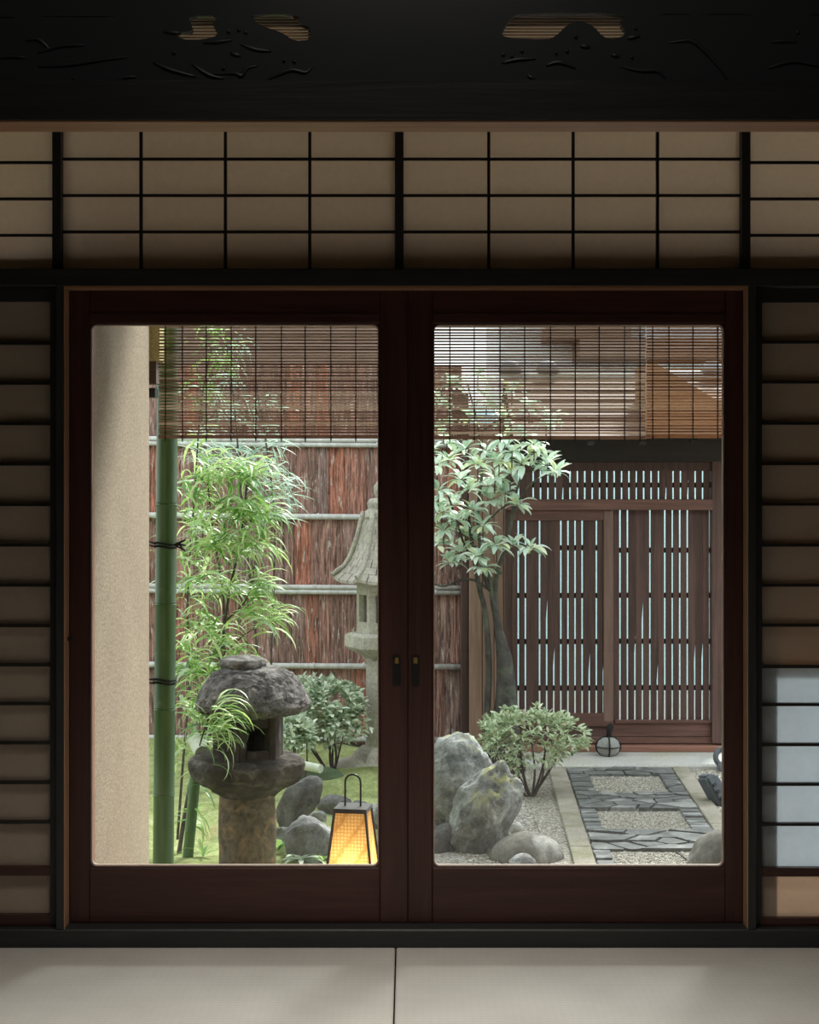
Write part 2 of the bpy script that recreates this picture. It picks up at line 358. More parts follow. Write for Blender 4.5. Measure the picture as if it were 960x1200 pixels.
JL, JR = -.9315, .913                              # clear opening between the jambs
zL = 1.783                                         # underside of the lintel
zT = 1.829                                         # bottom of the transom lights
sill = MB().box(-WX, WX, YW, 4.80, -.055, .048).build('trim_1', M['dark'], kind='structure', bevel=.004, label='dark wooden sill under the glass doors')
MB().box(-WX, WX, YW, 4.80, zL, zT).build('trim_2', M['dark'], kind='structure', bevel=.002, label='black lintel between the glass doors and the paper transom')
MB().box(JL-.0004, JR+.0004, YW+.001, 4.68, zL-.006, zL-.0002).build('trim_3', M['frame_h'], kind='structure', label='edge under the lintel, daylight put into its warm brown colour')  # daylight on the top reveal put into this strip's colour
for k, (x0, x1) in enumerate(((JL-.022, JL), (JR, JR+.022))):
    t = MB().box(x0, x1, YW, 4.80, .048, zL).build('trim_%d' % (4+k), M['dark_v'], kind='structure', bevel=.001)
    xe = (x1, x1+.0012) if k == 0 else (x0-.0012, x0)
    MB().box(xe[0], xe[1], YW+.0005, 4.664, .0485, zL-.007).build('daylit_reveal', M['frame'], t)  # liner coloured brighter than the jamb to carry the daylight on the reveal
    tag(t, ('jamb left of the glass doors, daylight put into the colour of its reveal', 'jamb right of the glass doors, daylight put into the colour of its reveal')[k])
# outer lintel close behind the transom: shades its lower edge
MB().box(-WX, WX, 4.70, 4.80, zT-.001, Z(301, 4.7)).build('trim_6', M['dark'], kind='structure')
MB().box(-WX, WX, 4.58, 4.80, 2.5, 2.6).build('trim_7', M['dark'], kind='structure')

# ------------------------------------------------------------------ glass doors
def rrect(x0, x1, z0, z1, r, n=6):
    pts = []
    for cx, cz, a0 in ((x1-r, z1-r, 0), (x0+r, z1-r, 90), (x0+r, z0+r, 180), (x1-r, z0+r, 270)):
        for k in range(n+1):
            a = R(a0+90*k/n); pts.append((cx+r*cos(a), cz+r*sin(a)))
    return pts
def ringmesh(mb, outer, inner, y0, y1):            # outer and inner loops with equal counts
    n = len(outer); vs = [(u, y0, v) for u, v in outer]+[(u, y0, v) for u, v in inner]+[(u, y1, v) for u, v in outer]+[(u, y1, v) for u, v in inner]
    fs = []
    for i in range(n):
        j = (i+1) % n
        fs += [(i, j, n+j, n+i), (2*n+i, 3*n+i, 3*n+j, 2*n+j), (n+i, n+j, 3*n+j, 3*n+i), (i, 2*n+i, 2*n+j, j)]
    mb.poly(vs, fs)
def glass_door(n, x0, x1, gx0, gx1, y0, handle_x, lab):
    y1 = y0+.03; z0, z1, gz0, gz1 = .048, zL-.002, Z(1017, y0), Z(379, y0)
    d = thing('door_%d' % n, ((x0+x1)/2, y0, z0), lab, None, kind='structure')
    MB().box(x0, gx0, y0, y1, z0, z1).build('stile', M['door'], d, bevel=.003)
    MB().box(gx1, x1, y0, y1, z0, z1).build('stile', M['door'], d, bevel=.003)
    MB().box(gx0, gx1, y0, y1, z0, gz0).build('bottom_rail', M['door_h'], d, bevel=.002)
    MB().box(gx0, gx1, y0, y1, gz1, z1).build('top_rail', M['door_h'], d, bevel=.002)
    a = MB(); a.box(gx0+.001, gx1-.001, y0-.004, y0+.001, gz1+.020, gz1+.026); a.build('rail_moulding', M['door_h'], d)
    b = MB(); out = []
    inner = rrect(gx0+.003, gx1-.003, gz0+.003, gz1-.003, .016)
    for (u, v) in inner:                           # corner fillets of the glazed opening
        out.append((gx0 if u < (gx0+gx1)/2 else gx1, v) if False else (min(max(gx0+(u-gx0-.003)*1.0, gx0), gx1), v))
    o2 = []
    for (u, v) in inner:
        cu = gx0 if u < (gx0+gx1)/2 else gx1; cv = gz0 if v < (gz0+gz1)/2 else gz1
        du, dv = abs(u-cu), abs(v-cv)
        o2.append((cu, cv) if abs(du-dv) < 1e-4 else (cu, v) if du < dv else (u, cv))
    ringmesh(b, o2, inner, y0+.002, y0+.024); b.build('corner_fillet', M['door'], d)
    c = MB(); ringmesh(c, inner, rrect(gx0+.0055, gx1-.0055, gz0+.0055, gz1-.0055, .0145), y0+.004, y0+.022); c.build('glazing_bead', M['bead'], d)
    MB().box(gx0-.003, gx1+.003, y0+.012, y0+.015, gz0-.003, gz1+.003).build('glass_pane', M['glass'], d)
    # recessed pull: black slot with a brass top
    hz0, hz1 = Z(803, y0), Z(768, y0)
    h = MB(); ringmesh(h, rrect(handle_x-.011, handle_x+.011, hz0, hz1, .004), rrect(handle_x-.0075, handle_x+.0075, hz0+.004, hz1-.004, .003), y0-.003, y0+.001)
    hh = h.build('handle', M['black'], d)
    MB().box(handle_x-.0085, handle_x+.0085, y0-.001, y0+.0005, hz0+.003, hz1-.003).build('recess', M['black'], hh)
    MB().box(handle_x-.006, handle_x+.006, y0-.0022, y0-.0005, hz1-.022, hz1-.006).build('brass_plate', M['brass'], hh, bevel=.001)
    return d
yd = 4.665
glass_door(1, JL+.001, X(478, yd), X(105, yd), X(445, yd), yd, X(465, yd), 'left sliding glass door with a dark red-brown frame')
glass_door(2, X(478, yd), JR-.001, X(507, yd), X(850, yd), yd, X(487, yd), 'right sliding glass door with a dark red-brown frame')
c = MB(); c.tube([(JL+.006, 4.655, Z(748, 4.66)), (JL+.006, 4.64, Z(748, 4.66))], .006, 10); c.build('trim_8', M['black'], kind='structure')

# ------------------------------------------------------------------ shoji panels beside the doors
def shoji(n, x0, x1, ys, lab, side):
    y0 = 4.635; zb = .05
    d = thing('door_%d' % n, ((x0+x1)/2, y0, zb), lab, None, kind='structure')
    px = (X(65, y0) if side < 0 else x0+.022)
    xi0 = x0+.022; xi1 = x1-.022
    MB().box(x0, xi0, y0, y0+.025, zb, zL-.002).build('stile', M['dark_v'], d)
    MB().box(xi1, x1, y0, y0+.025, zb, zL-.002).build('stile', M['dark_v'], d)
    MB().box(xi0, xi1, y0, y0+.025, Z(ys[0], y0), zL-.002).build('top_rail', M['dark'], d)
    MB().box(xi0, xi1, y0, y0+.025, zb, Z(ys[-1], y0)).build('bottom_rail', M['door_h'], d)
    MB().box(xi0, xi1, y0-.002, y0+.025, Z(ys[-2]+6, y0), Z(ys[-2]-4, y0)).build('mid_rail', M['door_h'], d)
    for y in ys[1:-2]:
        z = Z(y, y0); MB().box(xi0, xi1, y0+.002, y0+.018, z-.004, z+.004).build('lattice_bar', M['lacquer'], d)
    for k in range(1, 3):
        xx = xi0+(xi1-xi0)*k/3
        MB().box(xx-.004, xx+.004, y0+.003, y0+.017, Z(ys[-1], y0), Z(ys[0], y0)).build('lattice_bar', M['lacquer'], d)
    return d, xi0, xi1, y0
ysL = [353, 402, 449, 496.5, 544, 591.5, 639, 686, 733.5, 779.5, 825, 871, 917.5, 964, 1020, 1072]
ysR = [354, 400.5, 447.5, 496, 543.5, 591, 639, 686, 733, 781.5, 826, 873, 919.5, 966.5, 1021, 1076]
d, a, b, y0 = shoji(3, -WX, JL-.0225, ysL, 'paper sliding screen left of the glass doors', -1)
MB().box(a-.004, b+.004, y0+.0185, y0+.0195, Z(1072, y0)-.01, Z(353, y0)+.01).build('paper', M['paper'], d)
d, a, b, y0 = shoji(4, JR+.0225, WX, ysR, 'paper sliding screen right of the glass doors, its lower cells bright', 1)
MB().box(a-.004, b+.004, y0+.0185, y0+.0195, Z(781.5, y0), Z(354, y0)+.01).build('paper', M['paper'], d)
MB().box(a-.004, b+.004, y0+.0185, y0+.0195, Z(1021, y0), Z(781.5, y0)).build('lower_paper', M['paper_w'], d, label='whiter paper of the lower cells')
MB().box(a-.004, b+.004, y0+.0185, y0+.0195, Z(1076, y0)-.01, Z(1021, y0)).build('paper', M['paper'], d)
u = MB().box(a, b, 4.685, 4.686, Z(781.5, 4.66), Z(354, 4.66)+.01); u.build('raised_inner_paper', M['paper'], d)
# behind: post close to the paper, low board outside
MB().box(JR+.0, X(908, 4.7), 4.662, 4.80, .048, zL).build('trim_9', M['orange_post'], kind='structure')
MB().box(X(900, 4.7), WX, 4.76, 4.80, .048, Z(1018, 4.76)).build('trim_10', M['orange_post'], kind='structure')

MB().box(-WX, JL-.02, 4.72, 4.80, .048, zL).build('wall_backlight_block', M['roof'], kind='structure', label='board added behind the left paper screen to block its backlight')  # added unseen board that keeps daylight off the back of the screen
# ------------------------------------------------------------------ paper transom windows
yt = 4.65
posts = [68, 468, 873]
for px in posts:
    MB().box(X(px-5, yt), X(px+5, yt), yt-.02, yt+.03, zT, 2.5).build('mullion_trim', M['dark_v'], kind='structure')
spans = [(-WX, X(63, yt), [X(-37, yt)], 4, 'paper transom light at the far left'),
         (X(73, yt), X(463, yt), [X(v, yt) for v in (165, 264, 363)], 0, 'paper transom light above the left glass door'),
         (X(473, yt), X(868, yt), [X(v, yt) for v in (573, 672, 771)], 0, 'paper transom light above the right glass door'),
         (X(878, yt), WX, [X(977, yt)], 4, 'paper transom light at the far right')]
for i, (x0, x1, vb, off, lab) in enumerate(spans):
    w = thing('window_%d' % (i+1), ((x0+x1)/2, yt, zT), lab, None, kind='structure')
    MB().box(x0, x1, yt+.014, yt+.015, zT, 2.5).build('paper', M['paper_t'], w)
    for xx in vb: MB().box(xx-.004, xx+.004, yt, yt+.013, zT, 2.5).build('lattice_bar', M['lacquer'], w)
    y = 271.5+off
    while Z(y, yt) < 2.49:
        MB().box(x0, x1, yt+.001, yt+.012, Z(y, yt)-.0036, Z(y, yt)+.0036).build('lattice_bar', M['lacquer'], w); y -= 42.7
    MB().box(x0, x1, yt-.002, yt+.014, zT, zT+.006).build('bottom_rail', M['dark'], w)

# ------------------------------------------------------------------ foreground lintel and carved transom
D1 = 2.388; DRR = 2.42
MB().box(-WX, WX, D1, 2.46, 1.78, 1.810).build('beam_trim', M['frame_h'], kind='structure', bevel=.0015, label='lintel of the near room with a lit warm brown underside')
MB().box(-WX, WX, D1-.004, D1-.0002, 1.7825, 1.838).build('beam_shade_trim', M['dark'], kind='structure')  # dark colour stands in for the shade on the lintel's near face
MB().box(X(428, DRR), X(445, DRR), DRR-.008, 2.46, 1.81, 2.02).build('post_trim', M['carve'], kind='structure')
MB().box(-WX, WX, D1, 2.46, 2.02, 2.6).build('wall_above_transom', M['wall'], kind='structure')
DR = 2.42
def ranma(name, px0, px1, holes, lines, dots, lab):
    r = thing(name, (X((px0+px1)/2, DR), DR, 1.81), lab, 'carved transom')
    cu = bpy.data.curves.new('board', 'CURVE'); cu.dimensions = '2D'; cu.fill_mode = 'BOTH'; cu.extrude = .008
    def spl(pts):
        s = cu.splines.new('POLY'); s.points.add(len(pts)-1); s.use_cyclic_u = True
        for i, (u, v) in enumerate(pts): s.points[i].co = (u, v, 0, 1)
    xa, xb = X(px0, DR), X(px1, DR)
    spl([(xa, 1.81), (xb, 1.81), (xb, 2.02), (xa, 2.02)])
    for h in holes:
        pts = [(X(a, DR), Z(b, DR)) for a, b in h]; q = []
        for i in range(len(pts)):                   # round the corners once
            a, b = Vector(pts[i]), Vector(pts[(i+1) % len(pts)]); q += [a*.75+b*.25, a*.25+b*.75]
        spl([(v.x, v.y) for v in q])
    tmp = bpy.data.objects.new('tmp', cu); COL.objects.link(tmp); bpy.context.view_layer.update()
    me = bpy.data.meshes.new_from_object(tmp.evaluated_get(bpy.context.evaluated_depsgraph_get())); bpy.data.objects.remove(tmp)
    me.transform(Matrix.Rotation(pi/2, 4, 'X')); me.transform(Matrix.Translation((0, DR, 0)))
    me.materials.clear(); me.materials.append(M['carve'])
    c0 = Vector(((xa+xb)/2, DR, 1.915)); me.transform(Matrix.Translation(-c0)); o = bpy.data.objects.new('board', me); link(o, r, c0)
    s = MB()
    for h in holes:
        hx0, hx1 = min(a for a, b in h)-2, max(a for a, b in h)+2; hy0, hy1 = min(b for a, b in h), max(b for a, b in h)
        if hy1-hy0 < 6: continue
        y = hy0
        while y < hy1: s.box(X(hx0, DR), X(hx1, DR), DR+.010, DR+.014, Z(y, DR)-.0007, Z(y, DR)+.0007); y += 3.6
    if s.v: s.build('fine_slats', M['frame_h'], r, kind='stuff')
    for ln in lines:
        m = MB()
        p = [P(a, b, DR-.0085) for a, b in ln]; q = [p[0]]
        for i in range(len(p)-1):
            for k in range(1, 5):
                t = k/4; p0 = p[max(i-1, 0)]; p3 = p[min(i+2, len(p)-1)]
                q.append(.5*((2*p[i])+(-p0+p[i+1])*t+(2*p0-5*p[i]+4*p[i+1]-p3)*t*t+(-p0+3*p[i]-3*p[i+1]+p3)*t**3))
        n = len(q); m.tube(q, [.0026*sin(pi*(i+.6)/(n+.2))+.0006 for i in range(n)], 6)
        m.build('carved_ridge', M['carve'], r, smooth=True)
    for a, b in dots: MB().tube([P(a, b, DR-.006), P(a, b, DR-.011)], [.0035, .0018], 8).build('carved_bud', M['carve'], r, smooth=True)
ranma('carved_transom', -1080, 428, [
    [(222, 20), (258, 20), (250, 28), (252, 35), (257, 43), (240, 48), (212, 48), (205, 40), (228, 38), (224, 30)],
    [(293, 18), (350, 18), (352, 30), (364, 34), (366, 48), (345, 50), (332, 40), (310, 33), (300, 28)],
    [(-10, 21), (22, 22), (22, 23), (-10, 22.4)], [(50, 20.5), (142, 20.8), (142, 21.8), (50, 21.6)]],
    [[(45, 62), (70, 54), (100, 53)], [(45, 78), (80, 76), (120, 70), (150, 67)], [(137, 97), (145, 91), (160, 90)], [(180, 73), (200, 82), (230, 90)],
     [(250, 87), (275, 86), (283, 89), (290, 80), (302, 77)], [(310, 95), (325, 88), (342, 82), (358, 85), (366, 78)], [(282, 52), (300, 58), (318, 60)],
     [(192, 37), (212, 39)], [(238, 50), (255, 49), (272, 47)], [(30, 48), (45, 46), (60, 60)], [(0, 68), (15, 66), (30, 68)], [(270, 62), (282, 66)], [(225, 75), (245, 88), (262, 92)]],
    [(268, 37), (280, 35), (288, 38), (333, 71), (345, 72), (204, 62), (86, 92), (262, 80)],
    'left carved black wood transom with two small cloud-shaped openings')
ranma('carved_transom', 445, 2040, [
    [(600, 22), (610, 17), (735, 17), (725, 28), (735, 42), (720, 47), (707, 46), (695, 32), (680, 26), (665, 30), (650, 45), (640, 48), (587, 46), (590, 35)],
    [(770, 18), (808, 18.2), (808, 19.2), (770, 19)], [(820, 18), (880, 18.2), (880, 19.2), (820, 19)], [(944, 19), (985, 19.2), (985, 20.2), (944, 20)]],
    [[(588, 74), (605, 70), (628, 69)], [(640, 77), (655, 73), (675, 80)], [(728, 78), (750, 83), (770, 83), (780, 92)], [(785, 50), (800, 48), (815, 50), (840, 75), (853, 94)],
     [(735, 45), (750, 42)], [(905, 49), (920, 48), (935, 49)], [(618, 88), (628, 94)], [(716, 64), (726, 66)], [(680, 54), (692, 55)], [(900, 80), (930, 72), (960, 78)]],
    [(665, 60), (652, 62), (600, 66), (741, 67), (590, 64), (675, 43), (745, 33), (612, 60), (935, 38)],
    'right carved black wood transom with one long cloud-shaped opening')

# fixtures added to go with the fill lights, above the view
cl = thing('added_fill_fixture', (0, 1.5, 2.6), 'flat square fixture added to carry the near-room fill light', 'lamp')
MB().box(-.35, .35, 1.15, 1.85, 2.52, 2.598).build('fixture_body', M['dark'], cl, bevel=.006)
MB().box(-.32, .32, 1.18, 1.82, 2.512, 2.52).build('diffuser', M['paper_w'], cl)

cl = thing('added_fill_fixture', (-.02, 3.35, 2.6), 'wide rectangular fixture added to carry the fill light above the mats', 'lamp')  # added fixture for the fill light over the mats
MB().box(-.72, .68, 3.02, 3.68, 2.52, 2.598).build('fixture_body', M['dark'], cl, bevel=.006)
MB().box(-.69, .65, 3.05, 3.65, 2.512, 2.52).build('diffuser', M['paper_w'], cl)

# ------------------------------------------------------------------ veranda, eaves, sleeve wall
v = thing('floor_veranda', (0, 5.15, -.06), 'narrow board veranda outside the glass doors', None, kind='structure')
for k in range(6):
    y = 4.805+k*.113; MB().box(-.898, WX, y, y+.109, -.055, -.02).build('plank', M['veranda'], v, bevel=.003)
for x in (-.85, 0, .9, 1.8): MB().box(x-.04, x+.04, 5.38, 5.46, ZG, -.055).build('support_post', M['dark_v'], v)
rf = thing('roof_eave', (0, 5.2, 2.6), 'wooden eave over the veranda', None, kind='structure')
MB().poly([(-5, 4.5, 2.86), (5, 4.5, 2.86), (5, 6.25, 2.50), (-5, 6.25, 2.50), (-5, 4.5, 2.90), (5, 4.5, 2.90), (5, 6.25, 2.55), (-5, 6.25, 2.55)],
          [(0, 1, 2, 3), (4, 7, 6, 5), (0, 4, 5, 1), (2, 6, 7, 3), (0, 3, 7, 4), (1, 5, 6, 2)]).build('roof_boards', M['roof'], rf)
for k in range(14):
    x = -2.6+k*.4
    MB().poly([(x-.02, 4.6, 2.77), (x+.02, 4.6, 2.77), (x+.02, 6.2, 2.44), (x-.02, 6.2, 2.44), (x-.02, 4.6, 2.83), (x+.02, 4.6, 2.83), (x+.02, 6.2, 2.50), (x-.02, 6.2, 2.50)],
              [(0, 1, 2, 3), (4, 7, 6, 5), (0, 4, 5, 1), (2, 6, 7, 3), (0, 3, 7, 4), (1, 5, 6, 2)]).build('rafter', M['roof'], rf)
MB().box(-5, 5, -3, 4.7, 2.86, 2.95).build('roof_main', M['tilegrey'], kind='structure')
MB().box(-.9, WX+1, 5.15, 5.21, 1.98, 2.06).build('trim_11', M['roof'], kind='structure', label='rail the reed blinds hang from')
MB().box(-1.04, -.9, 4.80, 5.9, ZG, 2.55).build('wall_sleeve', M['plaster'], kind='structure', bevel=.004, label='beige plaster sleeve wall at the left end of the veranda')
MB().box(-.935, -.8985, 4.79, 4.872, -.02, 2.5).build('trim_12', M['orange_post'], kind='structure', label='reddish post between the left door and the plaster wall')
MB().box(-1.05, -.872, 5.95, 6.06, Z(424, 6), 2.5).build('wall_plaster_end', M['yplaster'], kind='structure', label='yellow plaster end panel behind the sleeve wall')
MB().box(-1.05, -.885, 5.96, 6.05, Z(450, 6), Z(424, 6)).build('trim_13', M['roof'], kind='structure')
MB().box(-1.05, -.89, 5.97, 6.04, Z(466, 6), Z(455, 6)).build('trim_14', M['black'], kind='structure')

# ------------------------------------------------------------------ reed blinds
random.seed(4)
def blind(px0, px1, zb, cords, mat, lab, D=5.2):
    x0, x1 = X(px0, D), X(px1, D)
    b = thing('reed_blind', ((x0+x1)/2, D, zb), lab, 'blind', 'reed blinds hanging over the veranda')
    s = MB(); z = zb+.016
    while z < 1.97:
        h = random.uniform(.0050, .0070); y = D+random.uniform(-.0012, .0012); w = random.uniform(-.0006, .0006)
        # each reed: a flattened four-sided bar that sags a little
        xm = (x0+x1)/2; e = random.uniform(0, .003)
        pr = [(-.001, 0), (.0006, h*.5), (-.001, h), (-.0024, h*.5)]
        vs = []; n = 4
        for xx, dz in ((x0-e, 0), (xm, w), (x1+e, 0)):
            vs += [(xx, y+a, z+c+dz) for a, c in pr]
        fs = [(i*4+k, i*4+(k+1) % 4, (i+1)*4+(k+1) % 4, (i+1)*4+k) for i in range(2) for k in range(4)]+[(0, 1, 2, 3), (8, 11, 10, 9)]
        s.poly(vs, fs); z += random.uniform(.0082, .0102)
    s.build('reed_slats', mat, b, kind='stuff')
    MB().box(x0-.003, x1+.003, D-.006, D+.004, zb, zb+.011).build('bottom_bar', mat, b, bevel=.002)
    MB().box(x0-.003, x1+.003, D-.006, D+.006, 1.965, 1.985).build('top_bar', mat, b, bevel=.002)
    for c in cords:
        c0 = X(c, D); m = MB(); m.tube([(c0, D-.0045, 1.97), (c0+random.uniform(-.001, .001), D-.0045, 1.65), (c0, D-.0045, zb-.004)], .0017, 5)
        m.tube([(c0, D+.003, 1.97), (c0, D+.003, zb)], .0012, 5); m.tube([(c0, D-.004, zb+.006), (c0, D-.006, zb-.010)], [.003, .0015], 5)
        m.build('cord', M['cord'], b)
    return b
blind(187, 476, Z(514, 5.2), [194, 214, 242, 271, 300, 330, 358, 388, 417, 446], M['blind'], 'brown reed blind behind the left glass door')
blind(480, 756, Z(515, 5.2), [498, 527, 556, 586, 615, 645, 674, 702, 732, 750], M['blind'], 'brown reed blind behind the left part of the right glass door')
blind(758.5, 1030, Z(513, 5.2), [765, 784, 812, 841, 870, 900, 930, 960, 990], M['blind2'], 'more orange reed blind behind the right edge of the right glass door')

# ------------------------------------------------------------------ bamboo pole tied to the wall
def bamboo(name, p0, p1, r, nodes, mat, parent=None, n=20, hollow=False, **kw):
    p0, p1 = Vector(p0), Vector(p1); L = (p1-p0).length; pts, rad = [], []
    ts = sorted([(0, 0)]+[(q, 0) for q in [1]]+[(t+dt, k) for t in nodes for dt, k in ((-.012/L, -.2), (-.004/L, 1), (0, -.6), (.004/L, .8), (.012/L, -.2))])
    for t, k in ts:
        t = min(max(t, 0), 1); pts.append(p0.lerp(p1, t)); rad.append(r*(1+.045*k))
    m = MB(); m.tube(pts, rad, n, cap=not hollow)
    o = m.build(name, mat, parent, smooth=R(40), **kw)
    return o
D = 6.2
pole = bamboo('bamboo_pole', (X(190.5, D), D, ZG), (X(197, D), D, 1.80), .0385, [(Z(y, D)-ZG)/(1.8-ZG) for y in (930, 830, 707, 590, 450)], M['bamboo'],
              label='thick green bamboo pole standing against the beige plaster wall', cat='bamboo pole')
for yy in (638, 797):
    rz = Z(yy, D); xc = X(190.5+(1015-yy)/500*5, D)
    tie = thing('rope_tie', (xc, D, rz), 'black palm rope tied round the bamboo pole, %s' % ('upper knot' if yy < 700 else 'lower knot'), 'rope')
    for dz in (-.008, .004):
        m = MB(); pts = [(xc+.0425*cos(a), D+.0425*sin(a), rz+dz+.004*sin(2*a)) for a in [2*pi*k/20 for k in range(21)]]; m.tube(pts, .0035, 6)
        m.tube([(xc-.03, D-.03, rz+dz), (xc-.05, D-.1, rz+dz+.012), (-.905, 5.9, rz+dz+.01)], .003, 6); m.build('loop', M['rope'], tie, smooth=True)
    if yy < 700:
        m = MB()
        for k in range(3): m.tube([(xc+.035, D-.03, rz), (xc+.06, D-.035, rz+.012*(k-1)), (xc+.075, D-.03, rz-.002+.02*(k-1)), (xc+.05, D-.03, rz+.004)], .003, 6)
        m.build('knot', M['rope'], tie, smooth=True)

# ------------------------------------------------------------------ andon lantern on the veranda
def andon():
    D = 5.28; xc = X(413, D); zb = -.02; zt = Z(952, D); hb, ht = X(480+29, D), X(480+18.5, D)   # half widths
    t = thing('paper_lantern', (xc, D+.05, zb), 'glowing orange paper lantern with a black tapered frame and arched handle', 'lantern')
    yc = D+.05; A = Matrix.Rotation(R(-9), 3, 'Z')
    def q(x, y, z): v = A@Vector((x, y, 0)); return Vector((xc+v.x, yc+v.y, z))
    f = MB(); C = [(-1, -1), (1, -1), (1, 1), (-1, 1)]
    for a, b in C: f.tube([q(a*hb, b*hb, zb), q(a*ht, b*ht, zt)], .0042, 4)
    for i in range(4):
        (a, b), (c, d) = C[i], C[(i+1) % 4]
        f.tube([q(a*hb, b*hb, zb+.006), q(c*hb, d*hb, zb+.006)], .005, 4)
    f.build('frame', M['black'], t)
    g = MB(); o = .004
    g.poly([q(a*(ht+o), b*(ht+o), z) for z in (zt-.004, zt+.010) for a, b in C], [(3, 2, 1, 0), (4, 5, 6, 7)]+[(i, (i+1) % 4, (i+1) % 4+4, i+4) for i in range(4)]).build('top_plate', m_top, t, bevel=.001)
    for i in range(4):
        (a, b), (c, d) = C[i], C[(i+1) % 4]; k = .96
        MB().poly([q(a*hb*k, b*hb*k, zb+.006), q(c*hb*k, d*hb*k, zb+.006), q(c*ht*k, d*ht*k, zt-.004), q(a*ht*k, b*ht*k, zt-.004)], [(0, 1, 2, 3)]).build('paper_panel', M['lamp_paper'], t)
    h = MB(); w = X(480+9.3, D); zh = Z(911, D); pts = [q(-w, 0, zt+.008), q(-w, 0, zh-w)]+[q(-w*cos(a), 0, zh-w+w*sin(a)) for a in [pi*k/12 for k in range(1, 12)]]+[q(w, 0, zh-w), q(w, 0, zt+.008)]
    h.tube(pts, .0032, 8); h.build('handle', M['black'], t, smooth=True)
    l = bpy.data.lights.new('lantern_bulb_light', 'POINT'); l.energy = .55; l.color = (1, .74, .40); l.shadow_soft_size = .03
    lo = bpy.data.objects.new('lantern_bulb_light', l); link(lo, t, Vector((xc, yc, zb+.075)))
m_top = m_plain('grey_black_metal', (.05, .055, .055), .35, spec=.6)
andon()

# ------------------------------------------------------------------ ground
MB().box(-14, 14, 4.8, 40, ZG-.3, ZG-.10).build('ground', M['soil'], kind='structure')
MB().box(X(455, 8.5), 3.6, 5.6, 10.6, ZG-.1, ZG-.002).build('ground_gravel', M['gravel'], kind='structure')
MB().box(-8, 8, 10.9, 13.2, ZG-.1, ZG).build('street_lane', M['concrete'], kind='structure')
mo = MB(); nx, ny = 60, 60; vs = []
for j in range(ny+1):
    for i in range(nx+1):
        x = -3.2+3.28*i/nx; y = 5.9+4.75*j/ny
        e = min(1, (0.08-x)/.25)*min(1, (y-5.9)/.3); z = ZG-.035+.055*max(e, 0)+.05*noise.noise(Vector((x*1.7, y*1.7, 0)))*max(e, 0)+.018*noise.noise(Vector((x*7, y*7, 3)))
        z += .06*math.exp(-((x+.1)**2+(y-9.6)**2)/.25)
        vs.append((x, y, z))
mo.poly(vs, [(j*(nx+1)+i, j*(nx+1)+i+1, (j+1)*(nx+1)+i+1, (j+1)*(nx+1)+i) for j in range(ny) for i in range(nx)])
mo.build('moss', M['moss'], smooth=True, label='bright yellow-green moss covering the left half of the garden', cat='moss', kind='stuff')

# ------------------------------------------------------------------ garden path
path = thing('garden_path', (1.17, 8.6, ZG), 'narrow garden path of slate and pebble fields between granite kerbs', None, kind='structure')
def pu(u, D): return .895+.0336*(D-9.78)+u         # path coordinate -> X
def clip(poly, p, n):                               # keep the side where (v-p).n < 0
    out = []
    for i in range(len(poly)):
        a, b = poly[i], poly[(i+1) % len(poly)]; da, db = (a-p).dot(n), (b-p).dot(n)
        if da <= 0: out.append(a)
        if (da < 0 < db) or (db < 0 < da): out.append(a.lerp(b, da/(da-db)))
    return out
def shrink(poly, g):
    c = sum(poly, Vector((0, 0)))/len(poly); out = poly
    n = len(poly)
    for i in range(n):
        a, b = poly[i], poly[(i+1) % n]; e = b-a
        if e.length < 1e-6: continue
        nn = Vector((e.y, -e.x)).normalized()
        if (c-a).dot(nn) > 0: nn = -nn
        out = clip(out, a-nn*g, nn)
        if len(out) < 3: return []
    return out
def crazy(u0, u1, v0, v1, nu, nv, name='slate', g=.005, h=(.004, .014)):
    pts = [Vector((u0+(u1-u0)*(i+.5+random.uniform(-.42, .42)+(.5 if j % 2 else 0)-.25)/nu, v0+(v1-v0)*(j+.5+random.uniform(-.38, .38))/nv)) for i in range(nu) for j in range(nv)]
    sy = 1.7
    for a in pts:
        poly = [Vector((u0, v0*sy)), Vector((u1, v0*sy)), Vector((u1, v1*sy)), Vector((u0, v1*sy))]; A = Vector((a.x, a.y*sy))
        for b in pts:
            if b is a: continue
            B = Vector((b.x, b.y*sy)); poly = clip(poly, (A+B)/2, (B-A).normalized())
            if len(poly) < 3: break
        if len(poly) < 3: continue
        poly = [Vector((q.x, q.y/sy)) for q in poly]; poly = shrink(poly, g+random.uniform(0, .002))
        if len(poly) < 3: continue
        q = []
        for i in range(len(poly)):
            A2, B2 = poly[i], poly[(i+1) % len(poly)]
            if (B2-A2).length > .05: q += [A2*.93+B2*.07, A2.lerp(B2, .5)+Vector((random.uniform(-.004, .004), random.uniform(-.004, .004))), A2*.07+B2*.93]
            else: q += [A2*.75+B2*.25, A2*.25+B2*.75]
        zt = ZG+.012+random.uniform(*h)
        MB().prism([(pu(p.x, p.y), p.y) for p in q], ZG-.03, zt, 'XY').build(name, M['slate'], path)
random.seed(11)
W = .605
MB().box(.62, 1.55, 7.0, 9.80, ZG-.06, ZG+.004).build('mortar_bed', M['cell'], path)
crazy(0, W, 9.56, 9.78, 5, 2)
crazy(.0, W, 8.60, 9.04, 6, 4)
crazy(.0, W, 7.70, 8.10, 5, 3)
crazy(0, .12, 9.06, 9.55, 1, 5); crazy(W-.10, W, 9.06, 9.55, 1, 7)
